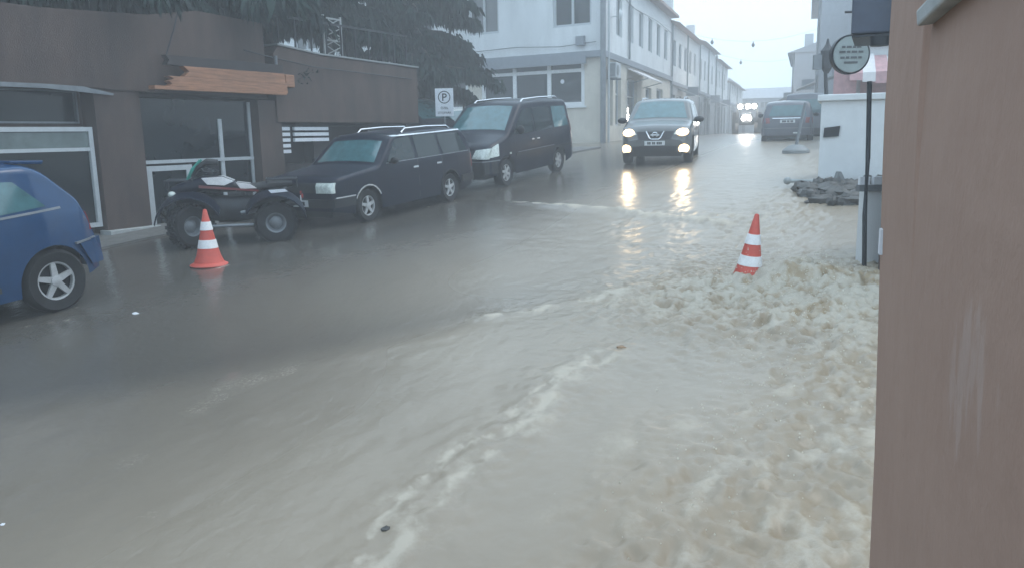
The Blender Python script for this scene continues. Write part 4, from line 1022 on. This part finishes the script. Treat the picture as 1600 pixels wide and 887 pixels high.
# --- blue hatchback, tail towards the centre
BH = dict(l=3.85, w=1.66, belt=.90, sill=.22, ra=.345, wr=.29, arches=(1.24, -1.42), tum=.30, rc=.08,
          top=[(-1.925, .62), (-1.90, .84), (-1.84, 1.0), (-1.54, 1.33), (-1.40, 1.385), (-.2, 1.43), (.15, 1.40), (.30, 1.34), (.95, .93), (1.05, .90), (1.70, .78), (1.85, .70), (1.925, .55)],
          plan=[(-1.925, .84), (-1.8, .93), (-1.4, 1), (1.2, 1), (1.7, .95), (1.925, .8)])
BSC = 1.13
bx_, by_ = -4.93-.43*1.13-1.22*1.13*math.sin(math.radians(30))-.3, 8.42-1.22*1.13*math.cos(math.radians(30))+.3
blu = Car(BH, 'hatchback', 'bright blue hatchback with silver wheels cut off by the left edge', 'car', bx_, by_, 210, 'blue_paint')
blu.o.scale = (BSC, BSC, BSC); blu.wheels(.30, .19, 5)
blu.both([(-.42, .96), (-1.46, 1.0), (-1.24, 1.25), (-.50, 1.33)], .006, 'glass_sky_tint', 'window'); blu.both([(-.34, .95), (.78, .95), (.20, 1.31), (-.42, 1.345)], .006, 'glass_car', 'window')
blu.patch([(-.58, 1.0), (.58, 1.0), (.50, 1.30), (-.50, 1.30)], 'b', .006, 'glass_car', 'rear_window')
blu.patch([(.36, -.54), (.88, -.66), (.88, .66), (.36, .54)], 't', .006, 'glass_car', 'windscreen')
blu.line((-1.60, .965), (.85, .915), .02, .008, 'metal_grey', 'waist_trim')
blu.both([(-1.9, .38), (-1.80, .38), (-1.70, .60), (-1.9, .60)], .03, 'blue_paint', 'bumper'); blu.line((-1.90, .625), (-1.66, .61), .018, .034, 'metal_grey', 'bumper_trim')
blu.patch([(-.74, .38), (.74, .38), (.74, .62), (-.74, .62)], 'b', .05, 'blue_paint', 'bumper')
blu.lr([(.50, .70), (.72, .70), (.70, .88), (.54, .88)], 'b', .012, 'tail_red', 'tail_light')
blu.both([(-.56, .80), (-.40, .80), (-.40, .83), (-.56, .83)], .02, 'metal_grey', 'door_handle')
blu.line((-.38, .3), (-.38, .93), .012, .003, 'marks', 'door_gap'); blu.line((-.9, .34), (.9, .34), .05, .014, 'black_plastic', 'side_moulding')
m = MB(); m.prism([(-1.66, 1.36), (-1.36, 1.40), (-1.36, 1.43), (-1.68, 1.395)], 'y', -.52, .52); m.build('spoiler', 'blue_paint', blu.o, bevel=.01)
blu.mirror(.7, .98); plate_marks(blu, 'b', 0, .78)
# --- dark car parked on the right, seen from behind
DH = dict(l=4.2, w=1.78, belt=.98, sill=.26, ra=.37, wr=.32, arches=(1.30, -1.25), tum=.30, rc=.09,
          top=[(-2.1, .75), (-2.07, 1.0), (-1.80, 1.42), (-1.62, 1.49), (-.5, 1.54), (.05, 1.52), (.22, 1.46), (.95, 1.02), (1.05, .99), (1.75, .88), (1.98, .78), (2.1, .6)],
          plan=[(-2.1, .88), (-1.95, .96), (-1.5, 1), (1.2, 1), (1.7, .97), (2.1, .8)])
dk = Car(DH, 'parked_car', 'dark grey hatchback parked on the right seen from behind', 'car', 10.35, 30.4, 19, 'grey_paint')
dk.o.location.z -= .15; dk.wheels(.32, .2, 5)
dk.patch([(-.62, 1.02), (.62, 1.02), (.52, 1.38), (-.52, 1.38)], 'b', .006, 'glass_sky_tint', 'rear_window'); dk.patch([(-.50, .93), (.50, .93), (.50, .96), (-.50, .96)], 'b', .02, 'chrome', 'boot_trim')
dk.lr([(.58, .78), (.82, .78), (.80, .96), (.60, .96)], 'b', .012, 'tail_red', 'tail_light'); dk.patch([(-.84, .38), (.84, .38), (.84, .60), (-.84, .60)], 'b', .03, 'grey_paint', 'bumper')
dk.patch([(-.84, .60), (.84, .60), (.84, .62), (-.84, .62)], 'b', .034, 'metal_grey', 'bumper_trim'); dk.patch([(-.45, .42), (-.20, .42), (-.20, .47), (-.45, .47)], 'b', .04, 'plate', 'reflector')
plate_marks(dk, 'b', 0, .84, off=.015); dk.both([(-1.5, 1.05), (-1.35, 1.36), (.05, 1.42), (.66, 1.05)], .006, 'glass_car', 'window'); dk.mirror(.72, 1.05)
dk.patch([(.26, -.56), (.90, -.68), (.90, .68), (.26, .56)], 't', .006, 'glass_car', 'windscreen')
# --- grey van in front of it
GV = dict(l=4.9, w=1.95, belt=1.15, sill=.28, ra=.38, wr=.33, arches=(1.65, -1.5), tum=.13, rc=.1,
          top=[(-2.45, 1.0), (-2.43, 1.7), (-2.35, 1.93), (-2.2, 1.97), (.9, 1.97), (1.1, 1.9), (1.85, 1.25), (2.3, 1.0), (2.45, .7)],
          plan=[(-2.45, .95), (-2.3, .99), (1.6, 1), (2.2, .94), (2.45, .82)])
gv = Car(GV, 'grey_van', 'tall grey van parked beyond the dark hatchback on the right', 'van', 12.9, 35.6, 19, 'van_paint')
gv.o.location.z -= .22; gv.wheels(.33, .2, 6); gv.patch([(-.72, 1.2), (.72, 1.2), (.66, 1.75), (-.66, 1.75)], 'b', .006, 'glass_sky_tint', 'rear_window')
gv.lr([(.80, .8), (.92, .8), (.90, 1.25), (.82, 1.25)], 'b', .012, 'tail_red', 'tail_light'); gv.patch([(-.9, .4), (.9, .4), (.9, .6), (-.9, .6)], 'b', .04, 'black_plastic', 'bumper')
gv.both([(.2, 1.2), (.2, 1.75), (.95, 1.7), (1.5, 1.25)], .006, 'glass_car', 'window'); gv.patch([(1.12, -.7), (1.8, -.82), (1.8, .82), (1.12, .7)], 't', .006, 'glass_sky_tint', 'windscreen')
# --- panel van and pale car in the side lot behind the estate car
pv = Car(GV, 'dark_van', 'dark van with a rounded cab standing behind the black estate car', 'van', *on_street(20.9, -16.4), 120, 'black_paint')
pv.wheels(.33, .2, 6); pv.both([(.35, 1.2), (.35, 1.75), (.95, 1.7), (1.5, 1.25)], .006, 'glass_sky_tint', 'window'); pv.patch([(1.12, -.7), (1.8, -.82), (1.8, .82), (1.12, .7)], 't', .006, 'glass_sky_tint', 'windscreen')
pv.lr([(.6, .75), (.88, .75), (.86, .95), (.62, .95)], 'f', .012, 'lamp_glass', 'headlight'); pv.patch([(-.9, .4), (.9, .4), (.9, .6), (-.9, .6)], 'f', .04, 'black_plastic', 'bumper')
pc = Car(DH, 'pale_car', 'pale greenish car showing between the dark van and the minivan', 'car', *on_street(24.6, -15.9), 205, 'pale_paint')
pc.wheels(.32, .2, 5); pc.patch([(.26, -.56), (.90, -.68), (.90, .68), (.26, .56)], 't', .006, 'glass_sky_tint', 'windscreen'); pc.both([(-1.5, 1.05), (-1.35, 1.36), (.05, 1.42), (.66, 1.05)], .006, 'glass_car', 'window')
pc.lr([(.52, .68), (.80, .68), (.80, .82), (.52, .80)], 'f', .012, 'lamp_glass', 'headlight'); pc.patch([(-.84, .38), (.84, .38), (.84, .56), (-.84, .56)], 'f', .03, 'pale_paint', 'bumper')
# --- far vehicle with glaring lamps: a tractor shaped outline
tx, ty = 16.4, 56.5
tr_ = thing('tractor', 'distant vehicle with glaring roof and nose lamps coming down the hazy street', 'tractor', (tx, ty, gzw(tx, ty)), rot_az(197))
m = MB(); m.box(-.2, 1.5, -.36, .36, .7, 1.35); m.box(-.3, .1, -.5, .5, .6, 1.0); m.build('hood', 'metal_dark', tr_, bevel=.06)
m = MB(); m.box(-1.5, -.25, -.72, .72, 1.95, 2.08)
for a in (-1.45, -.35):
    for b_ in (-.66, .66): m.box(a, a+.08, b_-.04, b_+.04, .9, 1.95)
m.box(-1.5, -.3, -.6, .6, .6, 1.1); m.build('cab', 'metal_grey', tr_)
for sg in (1, -1):
    m = MB(); m.lathe([(.4, -.17), (.72, -.2), (.76, 0), (.72, .2), (.4, .17)], (-1.0, sg*.78, .74), axis='y', seg=24); wl = m.build('wheel', 'rubber', tr_, smooth=True)
    m = MB(); m.lathe([(.4, -.1), (.4, .1)], (-1.0, sg*.78, .74), axis='y', seg=18); m.build('rim', 'metal_grey', wl)
    m = MB(); m.lathe([(.2, -.09), (.36, -.11), (.38, 0), (.36, .11), (.2, .09)], (1.15, sg*.62, .37), axis='y', seg=24); wl = m.build('wheel', 'rubber', tr_, smooth=True)
    m = MB(); m.lathe([(.2, -.06), (.2, .06)], (1.15, sg*.62, .37), axis='y', seg=18); m.build('rim', 'metal_grey', wl)
    m = MB(); m.lathe([(.15, 0), (.14, .03), (.02, .05)], (1.5, sg*.19, 1.02), axis='x', seg=16); m.build('headlight', 'light_far', tr_)
    m = MB(); m.lathe([(.17, 0), (.16, .03), (.02, .05)], (-.25, sg*.46, 1.86), axis='x', seg=16); m.build('roof_lamp', 'light_far', tr_)
tl_ = bpy.data.lights.new('lamp_glow', 'POINT'); tl_.energy = 260; tl_.color = (1, .9, .78); tl_.shadow_soft_size = .25
to_ = bpy.data.objects.new('lamp_glow', tl_); col.objects.link(to_); to_.parent = tr_; to_.location = (2.0, 0, 1.3)
m = MB(); m.lathe([(.17, 0), (.16, .03), (.02, .05)], (-.25, 0.05, 1.86), axis='x', seg=16); m.build('roof_lamp', 'light_far', tr_)

# ------------------------------------------------------------------ quad bike
mx, my = -4.22, 12.3
mo = thing('quad_bike', 'bulky black quad bike with fat tyres and white side graphics before the shop door', 'quad bike', (mx, my, gzw(mx, my)-.02), math.radians(196))
def ring(x, yc, zc_, ry, rz, n=16, p=.75):
    o_ = []
    for k in range(n):
        a = 2*math.pi*k/n; c_, s_ = math.cos(a), math.sin(a)
        o_.append((x, yc+ry*math.copysign(abs(c_)**p, c_), zc_+rz*math.copysign(abs(s_)**p, s_)))
    return o_
for x, st_ in ((.62, math.radians(38)), (-.60, 0)):
    for sg in (1, -1):
        R_ = Matrix.Rotation(st_, 3, 'Z'); T_ = Vector((x, sg*.42, .31)); r_, wd_ = .31, .25
        m = MB(); m.lathe([(.15, -wd_*.42), (r_*.86, -wd_*.5), (r_*.97, -wd_*.36), (r_, 0), (r_*.97, wd_*.36), (r_*.86, wd_*.5), (.15, wd_*.42)], axis='y', seg=30, closed=True)
        for k in range(22):      # knobbly tread
            a = 2*math.pi*k/22
            for yy in (-.075, .0, .075):
                a2 = a + (.14 if yy == 0 else 0); c_ = Vector((math.cos(a2)*(r_-.004), yy, math.sin(a2)*(r_-.004))); u = Vector((math.cos(a2), 0, math.sin(a2))); v_ = Vector((-u.z, 0, u.x))
                q = [c_ + v_*p_*.024 + Vector((0, w_*.028, 0)) + u*h_ for h_ in (-.01, .014) for p_, w_ in ((-1, -1), (1, -1), (1, 1), (-1, 1))]
                m.add([tuple(t_) for t_ in q], [(0, 3, 2, 1), (4, 5, 6, 7), (0, 1, 5, 4), (1, 2, 6, 5), (2, 3, 7, 6), (3, 0, 4, 7)])
        m.v = [R_ @ v + T_ for v in m.v]; wl = m.build('wheel', 'rubber', mo, smooth=True)
        m = MB(); m.lathe([(.155, -.10), (.155, .10), (.13, .09), (.10, sg*.03), (.05, sg*.06), (.0, sg*.06)], axis='y', seg=20); m.v = [R_ @ v + T_ for v in m.v]; m.build('rim', 'metal_grey', wl, smooth=True)
m = MB(); m.loft([ring(.80, 0, .55, .14, .12), ring(.5, 0, .56, .17, .2), ring(0, 0, .50, .19, .2), ring(-.4, 0, .52, .17, .18), ring(-.75, 0, .58, .12, .1)]); m.build('frame', 'metal_dark', mo, smooth=True)
m = MB(); m.loft([ring(.86, 0, .80, .16, .07), ring(.66, 0, .84, .25, .10), ring(.40, 0, .90, .22, .12), ring(.12, 0, .88, .15, .12), ring(-.05, 0, .84, .12, .08)]); m.build('nose_cowl', 'black_paint', mo, smooth=True)
m = MB(); m.loft([ring(-.88, 0, .86, .12, .04), ring(-.6, 0, .85, .17, .07), ring(-.25, 0, .81, .16, .07), ring(.04, 0, .86, .12, .07)]); m.build('seat', 'black_plastic', mo, smooth=True)
for sg in (1, -1):
    for nm, x0, r0 in (('front_fender', .62, .43), ('rear_fender', -.60, .42)):
        m = MB(); secs = []
        for k in range(11):
            a = math.radians(8 + 150*k/10) if x0 > 0 else math.radians(22 + 150*k/10)
            xx, zz = x0 + r0*1.08*math.cos(a), .33 + r0*math.sin(a); th_ = .018
            secs.append([(xx, sg*.17, zz+.05), (xx, sg*.38, zz+.02), (xx, sg*.58, zz-.03), (xx-th_*math.cos(a), sg*.58, zz-.03-th_), (xx, sg*.38, zz+.02-th_*1.6), (xx, sg*.17, zz+.05-th_*1.6)])
        m.loft(secs); m.build(nm, 'black_paint', mo, smooth=True)
    m = MB(); m.prism([(.42, .99), (.12, 1.0), (-.04, .93), (.10, .87), (.34, .89)], 'y', sg*.225, sg*.245); m.build('side_graphic', 'cone_white', mo, bevel=.006)
    m = MB(); m.prism([(-.06, .91), (-.26, .88), (-.36, .81), (-.12, .81)], 'y', sg*.19, sg*.21); m.build('side_graphic', 'cloth_white', mo, bevel=.006)
    m = MB(); m.prism([(.46, .885), (-.38, .79), (-.38, .765), (.46, .845)], 'y', sg*.225, sg*.245); m.build('red_stripe', 'red_paint', mo)
    m = MB(); m.prism([(-.52, .80), (-.76, .81), (-.80, .77), (-.56, .755)], 'y', sg*.575, sg*.592); m.build('fender_graphic', 'sign_white', mo)
    m = MB(); m.tube([(.36, sg*.04, 1.05), (.33, sg*.18, 1.10), (.24, sg*.38, 1.07)], .016, 8); m.tube([(.26, sg*.30, 1.085), (.22, sg*.43, 1.06)], .025, 8); m.build('handlebar', 'metal_dark', mo, smooth=True)
    m = MB(); m.tube([(.33, sg*.2, 1.1), (.40, sg*.30, 1.12), (.36, sg*.42, 1.09), (.24, sg*.44, 1.07)], .02, 6); m.build('hand_guard', 'black_plastic', mo, smooth=True)
    m = MB(); m.box(-.22, .26, sg*.28, sg*.52, .27, .30); m.tube([(.30, sg*.54, .30), (-.28, sg*.54, .30)], .022, 8); m.build('footboard', 'metal_grey', mo)
    m = MB(); m.blob((.84, sg*.2, .76), (.06, .08, .05), 10, 7); m.build('headlight', 'lamp_glass', mo, smooth=True)
    m = MB(); m.box(-1.02, -.99, sg*.30, sg*.44, .66, .72); m.build('tail_light', 'tail_red', mo)
m = MB(); m.loft([ring(.56, 0, .98, .15, .06), ring(.48, 0, 1.12, .17, .05), ring(.34, 0, 1.22, .16, .05), ring(.18, 0, 1.20, .12, .05)]); ws_ = m.build('instrument_cowl', 'black_plastic', mo, smooth=True)
for sg in (1, -1):
    m = MB(); m.tube([(.62, sg*.12, .97), (.54, sg*.16, 1.12), (.42, sg*.15, 1.25)], .017, 6); m.build('cowl_edge', 'green_teal', ws_)
for nm, xa, xb, zz in (('front_rack', .55, .92, .96), ('rear_rack', -.95, -.50, .94)):
    m = MB(); 
    for yy in (-.28, -.1, .1, .28): m.tube([(xa, yy, zz), (xb, yy, zz)], .011, 6)
    for xx in (xa, xb): m.tube([(xx, -.3, zz), (xx, .3, zz)], .012, 6)
    for xx in (xa, xb): m.tube([(xx, -.15, zz), (xx, -.15, zz-.14)], .011, 6); m.tube([(xx, .15, zz), (xx, .15, zz-.14)], .011, 6)
    m.build(nm, 'metal_dark', mo)
m = MB(); m.tube([(.88, -.25, .35), (1.0, -.22, .5), (.98, -.18, .72)], .02, 8); m.tube([(.88, .25, .35), (1.0, .22, .5), (.98, .18, .72)], .02, 8); m.tube([(1.0, -.22, .5), (1.0, .22, .5)], .02, 8); m.build('bumper', 'metal_dark', mo, smooth=True)
m = MB(); m.tube([(-.1, .2, .45), (-.5, .22, .52), (-.95, .2, .6)], [.03, .06, .06], 10); m.build('exhaust', 'metal_grey', mo, smooth=True)
m = MB(); m.box(-1.0, -.985, -.11, .11, .52, .66); m.build('number_plate', 'plate', mo)

# ------------------------------------------------------------------ traffic cones
def cone(label, x, y, zoff, tilt, h=.74):
    o = thing('traffic_cone', label, 'traffic cone', (x, y, gzw(x, y)+zoff), 0, 'red and white traffic cones in the flood', tilt)
    def R_(z): return .15*(1-z/h) + .022
    m = MB(); m.lathe([(.235, 0), (.245, .012), (.235, .028), (.19, .05), (R_(.10)+.004, .13), (R_(.2), .22), (R_(.3), .3), (R_(.5), .5), (R_(h)+.001, h-.01), (.012, h)], seg=28); bd = m.build('body', 'cone_red', o, smooth=True)
    for z0, z1 in ((.235, .345), (.47, .58)):
        m = MB(); m.lathe([(R_(z0)+.001, z0), (R_(z0)+.006, z0+.002), (R_(z1)+.006, z1-.002), (R_(z1)+.001, z1)], seg=28); m.build('white_band', 'cone_white', o, smooth=True)
    return o
cone('upright orange red and white cone in front of the quad bike', -3.97, 10.45, .0, (0, 0))
cone('tilted dirty red and white cone half sunk in the foaming water on the right', 2.60, 8.75, -.06, (math.radians(4), math.radians(5)), .80)

# ------------------------------------------------------------------ no parking sign
px_, py_ = -1.55, 19.9
ps = thing('parking_sign', 'white parking notice with a ringed letter P on a thin post behind the estate car', 'sign', (px_, py_, gzw(px_, py_)))
g0 = gzw(px_, py_)-CZ
PS = Frame((px_, py_), 0)   # x runs away from camera, y to the left
m = MB(PS); m.tube([(.03, 0, g0), (.03, 0, 1.1)], .025, 8); m.build('post', 'metal_grey', ps)
m = MB(PS); m.box(-.01, 0, -.22, .22, .50, 1.16); bd = m.build('board', 'sign_white', ps, bevel=.004)
m = MB(PS); m.lathe([(.15, -.002), (.15, .001), (.128, .001), (.128, -.002)], (-.014, 0, .95), axis='x', seg=28, closed=True); m.build('ring', 'marks', bd)
inv = parent_world(ps).inverted()
def on_board(zc_, du=0):
    return lambda u, v, w_: inv @ PS.pt(-.013-abs(w_)*.5, -(u+du), zc_+v)
text_mb('P', .25, on_board(.865), 'letter', 'marks', bd); text_mb('ÖZEL', .075, on_board(.67), 'lettering', 'marks', bd); text_mb('OTOPARK', .07, on_board(.56), 'lettering', 'marks', bd)

# ------------------------------------------------------------------ spray and floating bits
m = MB()
for k in range(900):
    a = rnd.gauss(0, 1); b_ = rnd.gauss(0, 1)
    if k < 450: s_, n_ = 8.75+.35*a, -1.75+.38*b_; hh = .20*abs(rnd.gauss(0, 1))*math.exp(-(a*a+b_*b_)/3)
    else: s_, n_ = 6.5+2.2*a, -1.15+.35*b_; hh = .05*abs(rnd.gauss(0, 1))
    z_ = float(water_z(np.array([[s_]]), np.array([[n_]]))[0, 0]); p_ = ST.pt(s_, -n_, z_+hh)
    r_ = rnd.uniform(.002, .007); m.add([(p_.x+r_, p_.y, p_.z), (p_.x-r_*.6, p_.y+r_, p_.z), (p_.x-r_*.6, p_.y-r_, p_.z), (p_.x, p_.y, p_.z+r_*1.4), (p_.x, p_.y, p_.z-r_)],
        [(0, 1, 3), (1, 2, 3), (2, 0, 3), (1, 0, 4), (2, 1, 4), (0, 2, 4)])
sp_ = m.build('spray', 'froth', None); sp_['kind'] = 'stuff'
def floater(name, s_, n_, r_, mt, lab, cat):
    z_ = float(water_z(np.array([[s_]]), np.array([[n_]]))[0, 0]); p_ = ST.pt(s_, -n_, z_); m = MB(); m.blob((0, 0, 0), (r_*1.2, r_, r_*.5), 8, 6, .25)
    o = m.build(name, mt, None, smooth=True); o.location = p_; tag(o, lab, cat)
floater('debris', 6.15, -2.5, .035, 'mud_brown', 'small dark lump at the head of the long foam streak', 'debris')
floater('debris', 3.05, -2.55, .025, 'rubble', 'small dark lump in the foam streak near the bottom edge', 'debris')
floater('litter', 5.2, -7.6, .03, 'sign_white', 'white scrap floating on the dark water in front of the blue hatchback', 'litter')
floater('litter', 2.2, -4.6, .012, 'sign_white', 'tiny white scrap floating near the bottom left corner', 'litter')

# ------------------------------------------------------------------ rain haze over the whole street
hm = bpy.data.materials.new('rain_haze'); hm.use_nodes = True; ht = hm.node_tree; ht.nodes.clear()
pvn = ht.nodes.new('ShaderNodeVolumePrincipled'); pvn.inputs['Color'].default_value = (.965, .98, 1.0, 1); pvn.inputs['Density'].default_value = .0078; pvn.inputs['Anisotropy'].default_value = .0
oh = ht.nodes.new('ShaderNodeOutputMaterial'); ht.links.new(pvn.outputs[0], oh.inputs['Volume'])
m = MB(); m.box(-70, 110, -40, 165, -6, 17)
ho_ = m.build('haze', hm, None); ho_['kind'] = 'stuff'; ho_['label'] = 'pale rain haze filling the street'
